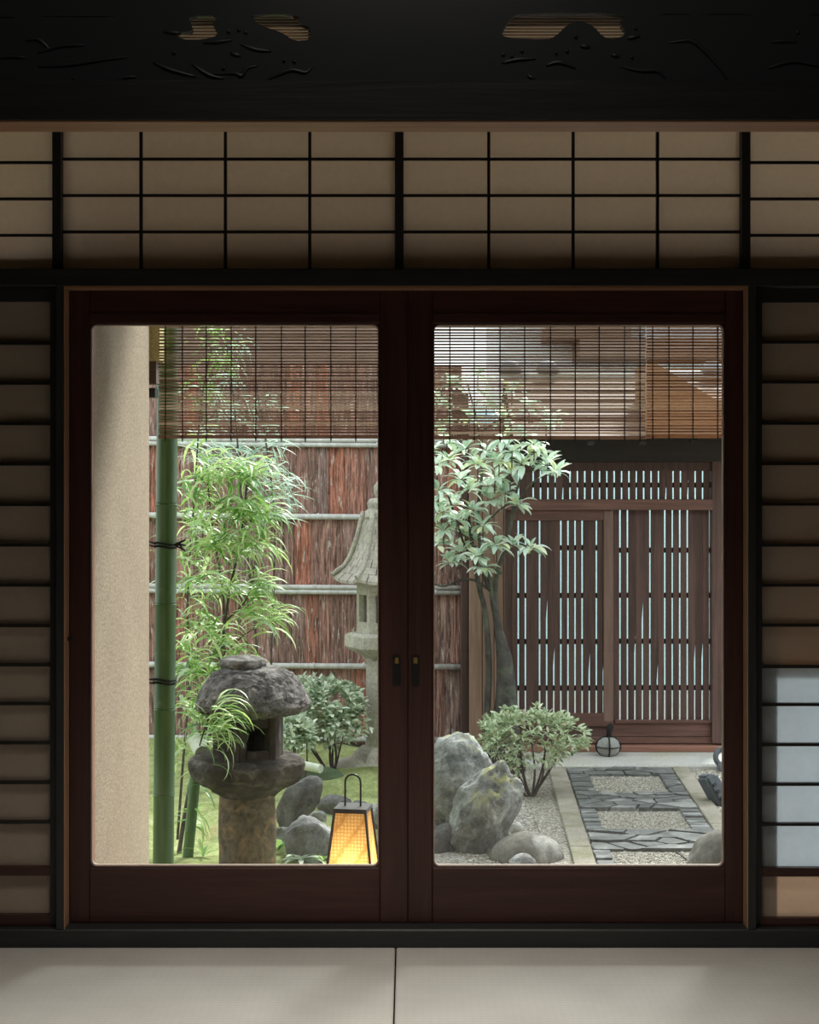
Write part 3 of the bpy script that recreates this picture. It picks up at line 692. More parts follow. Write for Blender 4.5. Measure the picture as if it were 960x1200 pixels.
def strips(u0, u1, v0, v1, n):
    for k in range(n):
        a = v0+(v1-v0)*k/n; b = v0+(v1-v0)*(k+1)/n; e = [random.uniform(-.012, .012) for _ in range(4)]; zt = ZG+.014+random.uniform(0, .012)
        q = [(u0+abs(e[0])*.5, a+.004), (u1-abs(e[1]), a+.005+e[2]*.3), (u1-abs(e[3])*.6, b-.005), (u0+abs(e[2])*.4, b-.005+e[1]*.3)]
        MB().prism([(pu(p, v), v) for p, v in q], ZG-.03, zt, 'XY').build('slate', M['slate'], path, bevel=.003)
strips(0, .085, 8.11, 8.59, 8); strips(W-.10, W, 8.11, 8.59, 8); strips(0, .085, 7.05, 7.69, 10); strips(W-.10, W, 7.05, 7.69, 9)
for k, (a, b) in enumerate(((9.28, 9.79), (8.52, 9.275), (7.75, 8.515), (7.0, 7.745))):
    MB().prism([(pu(-.1, a), a), (pu(-.003, a), a), (pu(-.003, b), b), (pu(-.1, b), b)], ZG-.05, ZG+.02, 'XY').build('curb_stone', M['curb'], path, bevel=.004)
for k, (a, b) in enumerate(((9.0, 9.79), (8.25, 8.995), (7.3, 8.245))):
    MB().prism([(pu(W+.003, a), a), (pu(W+.095, a), a), (pu(W+.095, b), b), (pu(W+.003, b), b)], ZG-.05, ZG+.02, 'XY').build('curb_stone', M['curb'], path, bevel=.004)
MB().prism([(pu(.42, 7.45), 7.45), (pu(.425, 7.45), 7.45), (pu(.38, 7.68), 7.68), (pu(.373, 7.68), 7.68)], ZG+.004, ZG+.012, 'XY').build('crack_strip', M['black'], path)
MB().box(.55, 2.6, 9.80, 10.45, ZG-.1, ZG+.03).build('ground_slab', M['concrete'], kind='structure', bevel=.012, label='pale concrete slab in front of the gate')

def pebbles(name, regions, dens, r0, r1, mat, lab, z0=0.):
    m = MB(); oc = [(1, 0, 0), (-1, 0, 0), (0, 1, 0), (0, -1, 0), (0, 0, 1), (0, 0, -1)]
    of = [(0, 2, 4), (2, 1, 4), (1, 3, 4), (3, 0, 4), (2, 0, 5), (1, 2, 5), (3, 1, 5), (0, 3, 5)]
    for fn, area in regions:
        for _ in range(int(dens*area)):
            x, y = fn(); r = random.uniform(r0, r1); a = random.uniform(0, pi); ca, sa = cos(a), sin(a); sx, sy, sz = r*random.uniform(.8, 1.4), r*random.uniform(.7, 1), r*random.uniform(.5, .8)
            m.poly([(x+ca*p[0]*sx-sa*p[1]*sy, y+sa*p[0]*sx+ca*p[1]*sy, ZG+z0+sz*.4+p[2]*sz) for p in oc], of)
    return m.build(name, mat, smooth=True, label=lab, cat='gravel', kind='stuff')
ur = random.uniform
def cellfn(u0, u1, v0, v1):
    def f():
        y = ur(v0, v1); return pu(ur(u0, u1), y), y
    return (f, (u1-u0)*(v1-v0))
pebbles('gravel', [cellfn(.12, W-.10, 9.05, 9.55), cellfn(.09, W-.1, 8.11, 8.59), cellfn(.09, W-.1, 7.2, 7.69)], 9000, .004, .0075, M['pebble2'], 'tan pebbles set in the square fields of the path', .003)
pebbles('gravel', [((lambda: (ur(.25, .75), ur(7.2, 9.75))), 1.25), ((lambda: (ur(1.56, 2.3), ur(7.6, 9.8))), 1.6)], 4200, .004, .009, M['pebble'], 'loose pale gravel on both sides of the path', -.002)

# ------------------------------------------------------------------ rocks
def rock(name, c, s, seed, mat, lab, rot=(0, 0, 0), facets=12, nz=.10, sub=4, round_=.0, sq=1., parent=None, cat='rock', group=None):
    random.seed(seed); bm = bmesh.new(); bmesh.ops.create_icosphere(bm, subdivisions=sub, radius=1)
    pl = []
    for k in range(facets):
        a = random.uniform(0, 2*pi); z = random.uniform(-.9, 1); q = math.sqrt(1-z*z)
        pl.append((Vector((q*cos(a), q*sin(a), z)), random.uniform(.62, .95)))
    hf = nz*.75; sub = max(sub, 5) if round_ < .7 else sub; E = Euler([R(a) for a in rot]).to_matrix(); off = Vector((seed*3.1, seed*1.7, 0))
    for v in bm.verts:
        p = v.co.normalized(); r = 1.
        for n, d in pl:
            k = p.dot(n)
            if k > .05: r = min(r, d/k)
        r = r*(1-round_)+round_
        r += nz*noise.fractal(p*1.8+off, .8, 2.1, 5)-nz*.4*abs(noise.noise(p*4+off))-hf*abs(noise.noise(p*11+off))
        v.co = E@Vector((p.x*r*s[0], p.y*r*s[1], p.z*r*s[2]))
    me = bpy.data.meshes.new(name); bm.to_mesh(me); bm.free(); me.set_sharp_from_angle(angle=R(50)) if round_ < .5 else me.shade_smooth(); me.materials.append(mat)
    o = bpy.data.objects.new(name, me); link(o, parent, Vector(c)); return tag(o, None if parent else lab, None if parent else cat, group)

D = 8.0
big = thing('boulder', (X(555, D), D, ZG), 'large upright lichened boulder just right of the door stiles', 'rock')
rock('upper_mass', (X(533, 8.0), 8.0, Z(928, 8.0)), (.21, .19, .27), 21, M['rockm'], None, (0, 12, 20), 14, .10, 5, .3, parent=big)
rock('lower_mass', (X(564, 7.8), 7.8, Z(957, 7.8)), (.165, .16, .30), 8, M['rockm'], None, (-8, 32, -10), 13, .11, 5, .35, parent=big)
rock('foot_mass', (X(520, 7.75), 7.8, Z(995, 7.8)), (.13, .12, .12), 31, M['rockd'], None, (0, 0, 30), 12, .12, 4, parent=big)
rock('garden_rock', (X(618, 7.6), 7.6, ZG+.0), (.168, .14, .115), 5, M['rocks'], 'low smooth rounded rock beside the left kerb', (0, 0, 8), 5, .02, 4, .9)
rock('small_rock', (X(612, 7.25), 7.25, ZG+.03), (.075, .06, .07), 9, M['rock'], 'small pale rock in front of the smooth rounded rock', (0, 0, 20), 9, .08, 4, .3)
rock('small_rock', (X(605, 8.1), 8.1, ZG+.025), (.035, .03, .035), 12, M['concrete'], 'small white stone between the boulder and the smooth rock', (0, 0, 0), 8, .06, 3)
rock('garden_rock', (X(866, 7.35), 7.35, ZG-.02), (.24, .2, .20), 14, M['rocks'], 'grey rock at the bottom right corner beyond the path', (0, 25, 10), 9, .06, 4, .3)
rock('garden_rock', (X(350, 7.95), 7.95, Z(940, 7.95)), (.085, .09, .155), 17, M['rockd'], 'dark tilted slab of rock right of the near stone lantern', (5, 38, 0), 10, .07, 4)
rock('garden_rock', (X(362, 7.55), 7.55, ZG+.05), (.125, .12, .15), 23, M['rock'], 'grey pointed rock behind the glowing paper lantern', (0, -6, 35), 12, .10, 4)
rock('garden_rock', (X(328, 7.8), 7.8, ZG+.03), (.07, .08, .10), 29, M['rock'], 'grey rock close to the right side of the near lantern pillar', (0, 20, 0), 10, .10, 4)
rock('small_rock', (X(392, 8.6), 8.6, ZG+.035), (.09, .07, .055), 33, M['rockd'], 'dark low rock lying in the moss above the paper lantern handle', (0, 0, 0), 9, .10, 4)
rock('small_rock', (X(372, 8.3), 8.3, ZG+.03), (.05, .045, .05), 35, M['rock'], 'small reddish-grey rock left of the paper lantern top', (0, 0, 0), 9, .10, 3)
rock('small_rock', (X(420, 8.5), 8.5, ZG+.03), (.07, .06, .05), 37, M['rockd'], 'dark rock behind the handle of the paper lantern', (0, 0, 40), 9, .10, 4)
rock('small_rock', (X(445, 8.2), 8.2, ZG+.04), (.06, .06, .09), 39, M['rock'], 'pale grey rock right of the paper lantern', (0, 0, 10), 9, .08, 4)
rock('mossy_rock', (X(372, 9.3), 9.3, ZG+.05), (.15, .10, .06), 41, M['rockg'], 'low green mossy rock under the cool green bush', (0, 0, 0), 7, .06, 4, .4)
rock('small_rock', (X(515, 7.3), 7.3, ZG-.01), (.05, .05, .03), 43, M['rock'], 'flat pale rock at the foot of the large boulder', (0, 0, 0), 8, .08, 3)

# tied marker stone
mk = thing('marker_stone', (X(713, 10.1), 10.1, ZG+.03), 'round pale stone tied with black rope on the slab before the gate', 'stone')
c = Vector((X(713, 10.1), 10.1, ZG+.03+.055)); m = MB()
m.lathe([(.001, c.z-.055), (.04, c.z-.053), (.062, c.z-.03), (.070, c.z), (.060, c.z+.034), (.035, c.z+.052), (.001, c.z+.056)], 24, (c.x, c.y)); m.build('ball', M['ball'], mk, smooth=True)
m = MB()
for a0 in (0, pi/2):
    m.tube([(c.x+.073*cos(t)*cos(a0), c.y+.073*cos(t)*sin(a0), c.z+.060*sin(t)) for t in [2*pi*k/24 for k in range(25)]], .005, 6)
m.tube([(c.x+.074*cos(t), c.y+.074*sin(t), c.z) for t in [2*pi*k/24 for k in range(25)]], .003, 6); m.build('rope', M['rope'], mk, smooth=True)
m = MB(); m.tube([(c.x, c.y, c.z+.05), (c.x+.004, c.y, c.z+.085), (c.x+.002, c.y-.004, c.z+.10), (c.x+.014, c.y, c.z+.12), (c.x+.024, c.y, c.z+.135)], [.016, .014, .020, .019, .010], 9)
m.tube([(c.x-.01, c.y, c.z+.10), (c.x+.01, c.y-.012, c.z+.125), (c.x+.03, c.y, c.z+.115)], .006, 6); m.build('knot', M['rope'], mk, smooth=True)

# slate stack and curled tile at the right edge
t = thing('leaning_tile', (X(842, 8.9), 8.9, ZG), 'blue-grey old roof tile leaning at the right edge of the garden', 'tile')
cc = P(841, 930, 8.8); A = Matrix.Rotation(R(-28), 3, 'Y')@Matrix.Rotation(R(25), 3, 'Z')
for k in range(3):
    m = MB(); m.obox(cc+Vector((.022*k-.02, .03*k, -.006*k)), A, .05-.006*k, .10, .22); m.build('slab', M['tile'], t, bevel=.014, seg=2, smooth=R(40))
m = MB()
for k in range(4): m.obox(cc+A@Vector((-.02, -.052, -.06+.04*k)), A, .018, .012, .014)
m.build('relief_marks', M['black'], t)
t = thing('curled_ridge_tile', (X(848, 9.8), 9.8, ZG), 'small grey curled tile beside the right gate post', 'tile')
cc = P(847, 887, 9.75); m = MB(); m.tube([cc+Vector((.04*cos(a), 0, .045*sin(a))) for a in [R(60+22*k) for k in range(12)]], [.016]*11+[.008], 10); m.build('curl', M['tile'], t, smooth=True)
MB().box(cc.x-.03, cc.x+.08, cc.y-.03, cc.y+.03, ZG+.0, cc.z-.035).build('base', M['tile'], t, bevel=.01)

# ------------------------------------------------------------------ near stone lantern (mushroom cap)
def near_lantern():
    D = 7.25; xc = X(290, D); t = thing('stone_lantern', (xc, D, ZG), 'squat dark stone lantern with a broad mushroom cap beside the bamboo pole', 'stone lantern')
    def z(y): return Z(y, D)
    def rr(w): return w/F*D
    def wob(seed, amp, fr=2.):
        return lambda a, zz: 1+amp*noise.noise(Vector((cos(a)*fr+seed, sin(a)*fr, zz*7)))
    def rough(o, amp, fr=9):
        for v in o.data.vertices:
            p = v.co.copy(); n = noise.noise_vector(p*fr+Vector((5, 1, 2))); n2 = noise.noise_vector(p*42); n3 = noise.noise_vector(p*85); v.co = p+n*amp+n2*amp*.6+n3*amp*.6
        o.data.shade_smooth()
    def dense(prof, k=9):
        out = []
        for i in range(len(prof)-1):
            for j in range(k): out.append((prof[i][0]+(prof[i+1][0]-prof[i][0])*j/k, prof[i][1]+(prof[i+1][1]-prof[i][1])*j/k))
        return out+[prof[-1]]
    o = MB().lathe(dense([(.001, ZG-.05), (rr(34.5), ZG-.05), (rr(33.5), z(1000)), (rr(32.5), z(930)), (rr(32), z(915)), (.001, z(915))]), 90, (xc, D), 0, wob(1, .05)).build('pillar', M['granite_p'], t); rough(o, .004)
    o = MB().lathe(dense([(.001, z(932)), (rr(35), z(930)), (rr(47), z(921)), (rr(61), z(913)), (rr(67), z(905)), (rr(67.5), z(893)), (rr(62), z(887)), (.001, z(885))]), 120, (X(289, D), D), .3,
                  lambda a, zz: 1+.06*cos(6*a+.6)*.4+.05*noise.noise(Vector((cos(a)*1.7, sin(a)*1.7, 3)))).build('platform', M['granite'], t); rough(o, .008, 7)
    # fire box: hexagonal shell with window openings
    r = rr(43); z0, z1 = z(893), z(836); cxx = X(291, D); wz0, wz1 = z(875), z(849)
    m = MB(); n = 6; ph = R(22)
    for k in range(n):
        a0, a1 = ph+2*pi*k/n, ph+2*pi*(k+1)/n; p0 = Vector((cxx+r*cos(a0), D+r*sin(a0), 0)); p1 = Vector((cxx+r*cos(a1), D+r*sin(a1), 0)); ci = Vector((cxx, D, 0))
        def q(s, zz, inn): v = p0.lerp(p1, s); v = v.lerp(ci, .22) if inn else v.copy(); v.z = zz; return v
        if k in (4, 2):
            for sa, sb, za, zb in ((0, .18, z0, z1), (.82, 1, z0, z1), (.18, .82, z0, wz0), (.18, .82, wz1, z1)):
                vs = [q(s, zz, i) for i in (0, 1) for (s, zz) in ((sa, za), (sb, za), (sb, zb), (sa, zb))]
                m.poly(vs, [(0, 1, 2, 3), (7, 6, 5, 4), (0, 4, 5, 1), (1, 5, 6, 2), (2, 6, 7, 3), (3, 7, 4, 0)])
        else:
            vs = [q(s, zz, i) for i in (0, 1) for (s, zz) in ((0, z0), (1, z0), (1, z1), (0, z1))]
            m.poly(vs, [(0, 1, 2, 3), (7, 6, 5, 4), (0, 4, 5, 1), (1, 5, 6, 2), (2, 6, 7, 3), (3, 7, 4, 0)])
    m.build('fire_box', M['granite'], t, bevel=.004)
    ccx = X(296.5, D)
    o = MB().lathe(dense([(.001, z(840)), (rr(35), z(837)), (rr(56), z(834)), (rr(66), z(830)), (rr(68), z(824)), (rr(64), z(813)), (rr(56), z(800)), (rr(46), z(789)), (rr(33), z(783)), (.001, z(780))]), 130, (ccx, D), 0,
                  lambda a, zz: 1+.05*noise.noise(Vector((cos(a)*1.2, sin(a)*1.2, 1)))).build('cap', M['cap'], t); rough(o, .010, 8)
    o = MB().lathe(dense([(.001, z(784)), (rr(24), z(784)), (rr(28), z(778)), (rr(26), z(772)), (rr(15), z(769)), (.001, z(768.5))], 3), 28, (X(284, D), D), 0, wob(4, .1)).build('finial', M['cap'], t); rough(o, .003)
near_lantern()

# ------------------------------------------------------------------ far stone lantern (hexagonal roof)
def far_lantern():
    D = 9.7; xc = X(449, D); t = thing('stone_lantern', (xc, D, ZG), 'tall pale stone lantern with a tiled hexagonal roof in front of the bark fence', 'stone lantern')
    def z(y): return Z(y, D)
    def rr(w): return w/F*D
    rock('plinth', (xc-.02, D, ZG+.03), (.30, .26, .07), 51, M['lantern'], None, (0, 0, 0), 7, .05, 4, .3, parent=t)
    MB().lathe([(.001, z(905)), (rr(38), z(905)), (rr(41), z(893)), (rr(33), z(880)), (rr(24), z(873)), (.001, z(872))], 6, (xc, D), 0).build('base', M['lantern'], t, bevel=.012, seg=2)
    MB().lathe([(.001, z(875)), (rr(20.5), z(875)), (rr(20), z(770)), (.001, z(770))], 24, (xc, D)).build('pillar', M['lantern'], t, smooth=R(40))
    MB().lathe([(.001, z(773)), (rr(20), z(773)), (rr(26), z(768)), (rr(43), z(759)), (rr(45), z(757)), (rr(45), z(744)), (rr(40), z(741)), (.001, z(740))], 6, (xc, D), 0).build('platform', M['lantern'], t, bevel=.005)
    m = MB(); r = rr(31); z0, z1 = z(742), z(680)
    for k in range(6):
        a0, a1 = 2*pi*k/6, 2*pi*(k+1)/6; p0 = Vector((xc+r*cos(a0), D+r*sin(a0), 0)); p1 = Vector((xc+r*cos(a1), D+r*sin(a1), 0)); ci = Vector((xc, D, 0))
        def q(s, zz, inn): v = p0.lerp(p1, s); v = v.lerp(ci, .2) if inn else v.copy(); v.z = zz; return v
        bl = ((0, .2, z0, z1), (.8, 1, z0, z1), (.2, .8, z0, z(728)), (.2, .8, z(696), z1)) if k in (3, 4, 5) else ((0, 1, z0, z1),)
        for sa, sb, za, zb in bl:
            vs = [q(s, zz, i) for i in (0, 1) for (s, zz) in ((sa, za), (sb, za), (sb, zb), (sa, zb))]
            m.poly(vs, [(0, 1, 2, 3), (7, 6, 5, 4), (0, 4, 5, 1), (1, 5, 6, 2), (2, 6, 7, 3), (3, 7, 4, 0)])
    m.build('fire_box', M['lantern'], t)
    # roof: six curved faces, tile courses as real steps, six ribs with curled tips
    prof = [(22, 602), (25, 613), (28, 626), (32, 640), (38, 655), (46, 668), (58, 680)]
    def pr(s):
        i = min(int(s*6), 5); f = s*6-i; return (prof[i][0]*(1-f)+prof[i+1][0]*f, prof[i][1]*(1-f)+prof[i+1][1]*f)
    m = MB(); NC = 9
    for k in range(6):
        a0, a1 = 2*pi*k/6, 2*pi*(k+1)/6
        for j in range(NC):
            s0, s1 = j/NC, (j+1)/NC; (ra, ya), (rb, yb) = pr(s0), pr(s1); st = .005
            row = 6
            for i in range(row):
                f0, f1 = i/row, (i+1)/row; 
                def pt(rad, yy, f, up):
                    A = Vector((cos(a0), sin(a0), 0)).lerp(Vector((cos(a1), sin(a1), 0)), f); sag = 1-.05*sin(pi*f)
                    lift = .018*(abs(2*f-1)**3)*max(0, (rad-35)/22); return Vector((xc, D, z(yy)+up+lift))+A*rr(rad)*sag
                g = .03 if (i+j) % 2 else .0
                m.poly([pt(ra, ya, f0+g, .001), pt(ra, ya, f1, .001), pt(rb, yb, f1, st), pt(rb, yb, f0+g, st), pt(ra, ya, f0+g, -.02), pt(ra, ya, f1, -.02), pt(rb, yb, f1, -.012), pt(rb, yb, f0+g, -.012)],
                       [(0, 1, 2, 3), (3, 2, 6, 7), (0, 3, 7, 4), (1, 5, 6, 2), (4, 7, 6, 5), (0, 4, 5, 1)])
    m.build('roof', M['lantern'], t)
    for k in range(6):
        a = 2*pi*k/6; pts = []; rad = []
        for j in range(9):
            ra, ya = pr(min(j/7.5, 1)); pts.append(Vector((xc+rr(ra+1)*cos(a), D+rr(ra+1)*sin(a), z(ya)+.012+(.018 if j > 6 else 0)))); rad.append(.014 if j < 8 else .010)
        e = pts[-1]; pts.append(e+Vector((.012*cos(a), .012*sin(a), .016))); rad.append(.010)
        MB().tube(pts, rad, 8).build('roof_rib', M['lantern'], t, smooth=True)
    MB().lathe([(.001, z(606)), (rr(22), z(606)), (rr(21), z(599)), (rr(17), z(596)), (rr(19), z(590)), (rr(16), z(585)), (rr(8), z(583)), (rr(11), z(578)), (rr(11), z(570)), (rr(6), z(563)), (.001, z(558))], 16, (xc, D)).build('finial', M['lantern'], t, smooth=R(50))
far_lantern()

# ------------------------------------------------------------------ cedar-bark fence with bamboo rails
random.seed(77)
DF = 10.75
fence = thing('bark_fence', (-.9, DF, ZG), 'tall red-brown cedar bark fence held by split bamboo rails', 'fence')
def bark_mesh(seed, h=.50):
    random.seed(seed); nx, nz = 10, 14; w = .12; vs = []
    for j in range(nz+1):
        for i in range(nx+1):
            x = -w/2+w*i/nx; zz = h*j/nz; e = noise.noise(Vector((i*.9+seed*7, j*.25, 0)))
            y = -.010*e-.006*cos(pi*(i/nx-.5)*1.0)+.004*noise.noise(Vector((i*3.1, j*1.3, seed)))
            xe = .005*noise.noise(Vector((j*.6, seed, i > 5))) if i in (0, nx) else 0
            vs.append((x+xe, y, zz))
    me = bpy.data.meshes.new('bark_strip'); me.from_pydata(vs, [], [(j*(nx+1)+i, j*(nx+1)+i+1, (j+1)*(nx+1)+i+1, (j+1)*(nx+1)+i) for j in range(nz) for i in range(nx)]); me.shade_smooth(); me.materials.append(M['bark']); return me
bms = [bark_mesh(s) for s in range(6)]
random.seed(78)
rails_y = [866, 780.5, 691, 606, 519, 432]
zr = [Z(y, DF) for y in rails_y]
lev = [ZG+.0]+zr
FX0, FX1 = -2.3, X(541, DF)
for r_ in range(6):
    z0 = lev[r_]; z1 = lev[r_+1]; x = FX0
    while x < FX1-.02:
        w = min(random.uniform(.05, .11), FX1-x)
        Mx = Matrix.Translation((x+w/2, DF+random.uniform(0, .014), z0-.01))@Matrix.Diagonal((w/.12*1.04, 1, (z1-z0+.03)/.5, 1))
        part('bark_strip', random.choice(bms), fence, Mx); x += w
MB().box(FX0, FX1, DF+.025, DF+.05, ZG, zr[-1]).build('backing', M['dark_v'], fence)
for i, zz in enumerate(zr[:-1]):
    dbl = i in (2, 4)
    for dz in ((-.016, .014) if dbl else (0,)):
        x = FX0; tilt = (FX1-FX0)
        m = MB(); y = DF-.028; r = .015 if dbl else .018
        m.tube([(FX0, y, zz+dz+.02), (X(300, DF), y, zz+dz+.006), (X(540, DF), y, zz+dz-.002)], r, 10)
        for k in range(7):
            xx = FX0+.2+k*.37+random.uniform(-.05, .05)
            if xx < FX1: m.tube([(xx-.006, y, zz+dz+.006), (xx+.006, y, zz+dz+.006)], r*1.12, 10)
        m.build('bamboo_rail', M['bamboo_grey'], fence, smooth=True)
MB().box(FX0, FX1, DF-.035, DF-.005, ZG, ZG+.04).build('kick_board', M['gate_h'], fence)
MB().box(X(540, 10.7), X(549, 10.7), 10.66, 10.78, ZG, 1.75).build('end_post', M['gate'], fence, bevel=.004)
# boards between fence and gate
bf = thing('board_fence', (X(575, 10.6), 10.62, ZG), 'narrow fence of pale brown upright boards between bark fence and gate', 'fence')
MB().box(X(549, 10.65), X(602, 10.65), 10.68, 10.70, ZG, 1.5).build('backing', M['gate'], bf)
xx = 550
while xx < 600:
    w = random.uniform(10, 17); MB().box(X(xx, 10.6), X(min(xx+w, 601), 10.6)-.003, 10.6+random.uniform(0, .01), 10.64, ZG, 1.55).build('board', M['board'], bf, bevel=.003); xx += w
MB().box(X(550, 10.6), X(601, 10.6), 10.641, 10.68, .2, .28).build('cross_rail', M['gate'], bf)

# ------------------------------------------------------------------ wooden gate
random.seed(5)
DG = 10.3
def gx(p): return X(p, DG)
def gz(p): return Z(p, DG)
gate = thing('wooden_gate', (gx(720), DG, ZG), 'weathered brown slatted wooden gate with a small roof', 'gate')
def gb(name, x0, x1, y0, y1, a, b, mat='gate', bev=.003, lab=None, par=None):
    return MB().box(gx(x0), gx(x1), a, b, gz(y1), gz(y0)).build(name, M[mat], par or gate, bevel=bev, label=lab)
gb('gate_post', 833, 847, 528, 870, DG-.05, DG+.05)
gb('gate_post', 592, 600, 528, 870, DG-.02, DG+.05)
gb('header_beam', 592, 900, 512, 541, DG-.06, DG+.06, 'gate_d')
gb('upper_rail', 600, 833, 541, 551, DG-.03, DG+.02)
gb('middle_rail', 592, 834, 585, 597.5, DG-.05, DG+.02, 'gate_h')
gb('sill_beam', 592, 848, 863.5, 871, DG-.02, DG+.05, 'gate_h')
MB().box(gx(592), X(870, DG), DG-.08, DG+.04, ZG+.03, gz(872)).build('ground_sill', M['gate_red'], gate, bevel=.004)
def slats(par, xs0, xs1, y0, y1, n, battens, a=DG-.012, b=DG+.006, open_p=.72, yb=None, pat=None):
    pitch = (xs1-xs0)/n; x = xs0
    for k in range(n):
        g = random.random(); wt = pitch-(1.9 if g < open_p else .05)
        g2 = random.random(); wb = wt if g < open_p else (pitch-.05 if g2 < .35 else pitch-1.9)
        if pat: wt = pitch-(1.9 if pat[k] == 'O' else .05); wb = pitch-(.05 if pat[k] == 'C' else 1.9)
        xa = x; zt, zb = gz(y0), gz(y1); zm = zb+(zt-zb)*random.uniform(.2, .55)
        j = random.uniform(-.3, .3); dy = random.uniform(-.003, .003)
        out = [(gx(xa), zb), (gx(xa+wb), zb), (gx(xa+wb), zm-.05), (gx(xa+wt), zm+.08), (gx(xa+wt+j*.3), zt), (gx(xa), zt)]
        MB().prism(out, a+dy, b+dy, 'XZ').build('slat', M['gate'], par); x += pitch
    for y in battens:
        MB().box(gx(xs0), gx(xs1), b+.006, b+.026, gz(y+3), gz(y-3)).build('batten', M['gate_d'], par)
up = gb('transom_panel', 600, 833, 549, 552, DG-.02, DG+.004, 'gate')
slats(up, 600, 833, 551, 586, 27, [568.5], open_p=.92)
L = gb('door_leaf', 600, 718, 595, 610, DG-.03, DG+.0, 'gate_h')
slats(L, 600, 708, 609, 836, 13, [642, 698, 752, 806.5], DG-.02, DG-.004, pat='OOCOLLOOOOLOL')
MB().box(gx(707), gx(718), DG-.035, DG+.0, gz(845), gz(598)).build('leaf_stile', M['stilewood'], L, bevel=.003, label='paler brown stile')
MB().prism([(gx(600), gz(835)), (gx(709), gz(835)), (gx(718), gz(845)), (gx(718), gz(850)), (gx(600), gz(850))], DG-.034, DG+.0, 'XZ').build('leaf_bottom_rail', M['gate_h'], L)
Rr = gb('side_panel', 717, 833, 845, 863, DG-.015, DG+.02, 'gate_h')
slats(Rr, 719, 833, 597, 846, 13, [645, 698, 752, 806.5], DG+.0, DG+.014, pat='OOLLOLOOOOLLO')
gb('panel_bottom_lip', 720, 834, 843, 847, DG-.03, DG+.0, 'gate_h', par=Rr)
gb('lower_rail', 600, 833, 850, 863, DG-.012, DG+.01, 'gate')
# gate roof
def slab(mb, x0, x1, ya, za, yb, zb, th): mb.poly([(x0, ya, za), (x1, ya, za), (x1, yb, zb), (x0, yb, zb), (x0, ya, za+th), (x1, ya, za+th), (x1, yb, zb+th), (x0, yb, zb+th)],
              [(0, 1, 2, 3), (4, 7, 6, 5), (0, 4, 5, 1), (2, 6, 7, 3), (0, 3, 7, 4), (1, 5, 6, 2)])
for k in range(7):
    a, b = k/7, (k+1.25)/7; m = MB(); slab(m, .60, 2.6, 9.85+.95*a, 1.44+.40*a+.012, 9.85+.95*min(b, 1), 1.44+.40*min(b, 1), .016); m.build('roof_board', M['roof'], gate)
m = MB(); slab(m, .60, 2.6, 11.6, 1.50, 10.78, 1.84, .03); m.build('rear_roof_board', M['roof'], gate)
MB().tube([(.58, 10.8, 1.87), (2.6, 10.8, 1.87)], .028, 10).build('ridge_cap', M['concrete'], gate, smooth=True)
for px in (598, 642, 835):
    MB().lathe([(.001, 1.88), (.07, 1.88), (.075, 1.91), (.04, 1.955), (.001, 1.96)], 12, (X(px, 10.8), 10.8)).build('ridge_ornament', M['tilegrey'], gate, smooth=True)
for k in range(6):
    x = .75+.3*k; m = MB(); slab(m, x-.02, x+.02, 9.88, 1.415, 10.78, 1.80, .03); m.build('roof_rafter', M['gate_d'], gate)
MB().prism([(X(762, 9.75), Z(512, 9.75)), (X(900, 9.75), Z(512, 9.75)), (X(900, 9.75), Z(505, 9.75)), (X(766, 9.75), Z(424, 9.75)), (X(762, 9.75), Z(424, 9.75))], 9.75, 10.4, 'XZ').build('side_gable', M['gable'], gate)

# ------------------------------------------------------------------ beyond the garden
lw = thing('lane_backdrop', (1.8, 13.2, ZG), 'pale blue backdrop wall added for the bright street seen through the gate slats', 'backdrop')
MB().box(.1, 5, 13.2, 13.4, ZG, 1.75).build('wall', M['lane'], lw)  # added backdrop, its pale colour stands in for the bright street
nh = thing('neighbour_house', (3, 17, ZG), 'white-walled house with brown eaves beyond the gate roof', 'house')
MB().box(.9, 7, 17.2, 20, ZG, 3.0).build('wall', M['house_w'], nh)
MB().box(X(680, 16.4), 7, 16.4, 17.3, Z(420, 16.4), Z(398, 16.4)).build('eave', M['house_b'], nh)
MB().box(X(640, 16.6), X(740, 16.6), 16.6, 17.3, Z(398, 16.6), Z(384, 16.6)).build('eave', M['house_b'], nh)
MB().poly([(.8, 16.2, 2.95), (7, 16.2, 2.95), (7, 18.6, 4.0), (.8, 18.6, 4.0), (.8, 16.2, 3.05), (7, 16.2, 3.05), (7, 18.6, 4.1), (.8, 18.6, 4.1)],
          [(0, 1, 2, 3), (4, 7, 6, 5), (0, 4, 5, 1), (2, 6, 7, 3), (0, 3, 7, 4), (1, 5, 6, 2)]).build('roof', M['tilegrey'], nh)
bh = thing('brown_house', (-2.5, 13.5, ZG), 'brown boarded house wall behind the bark fence', 'house')
for k in range(20):
    z = .9+k*.14; MB().box(-6, X(490, 13.4), 13.4-.004*(k % 3), 13.5, z, z+.138).build('board', M['house_b'], bh)
MB().box(-6, X(490, 13.4), 13.5, 14.5, ZG, 3.8).build('wall', M['house_b'], bh)

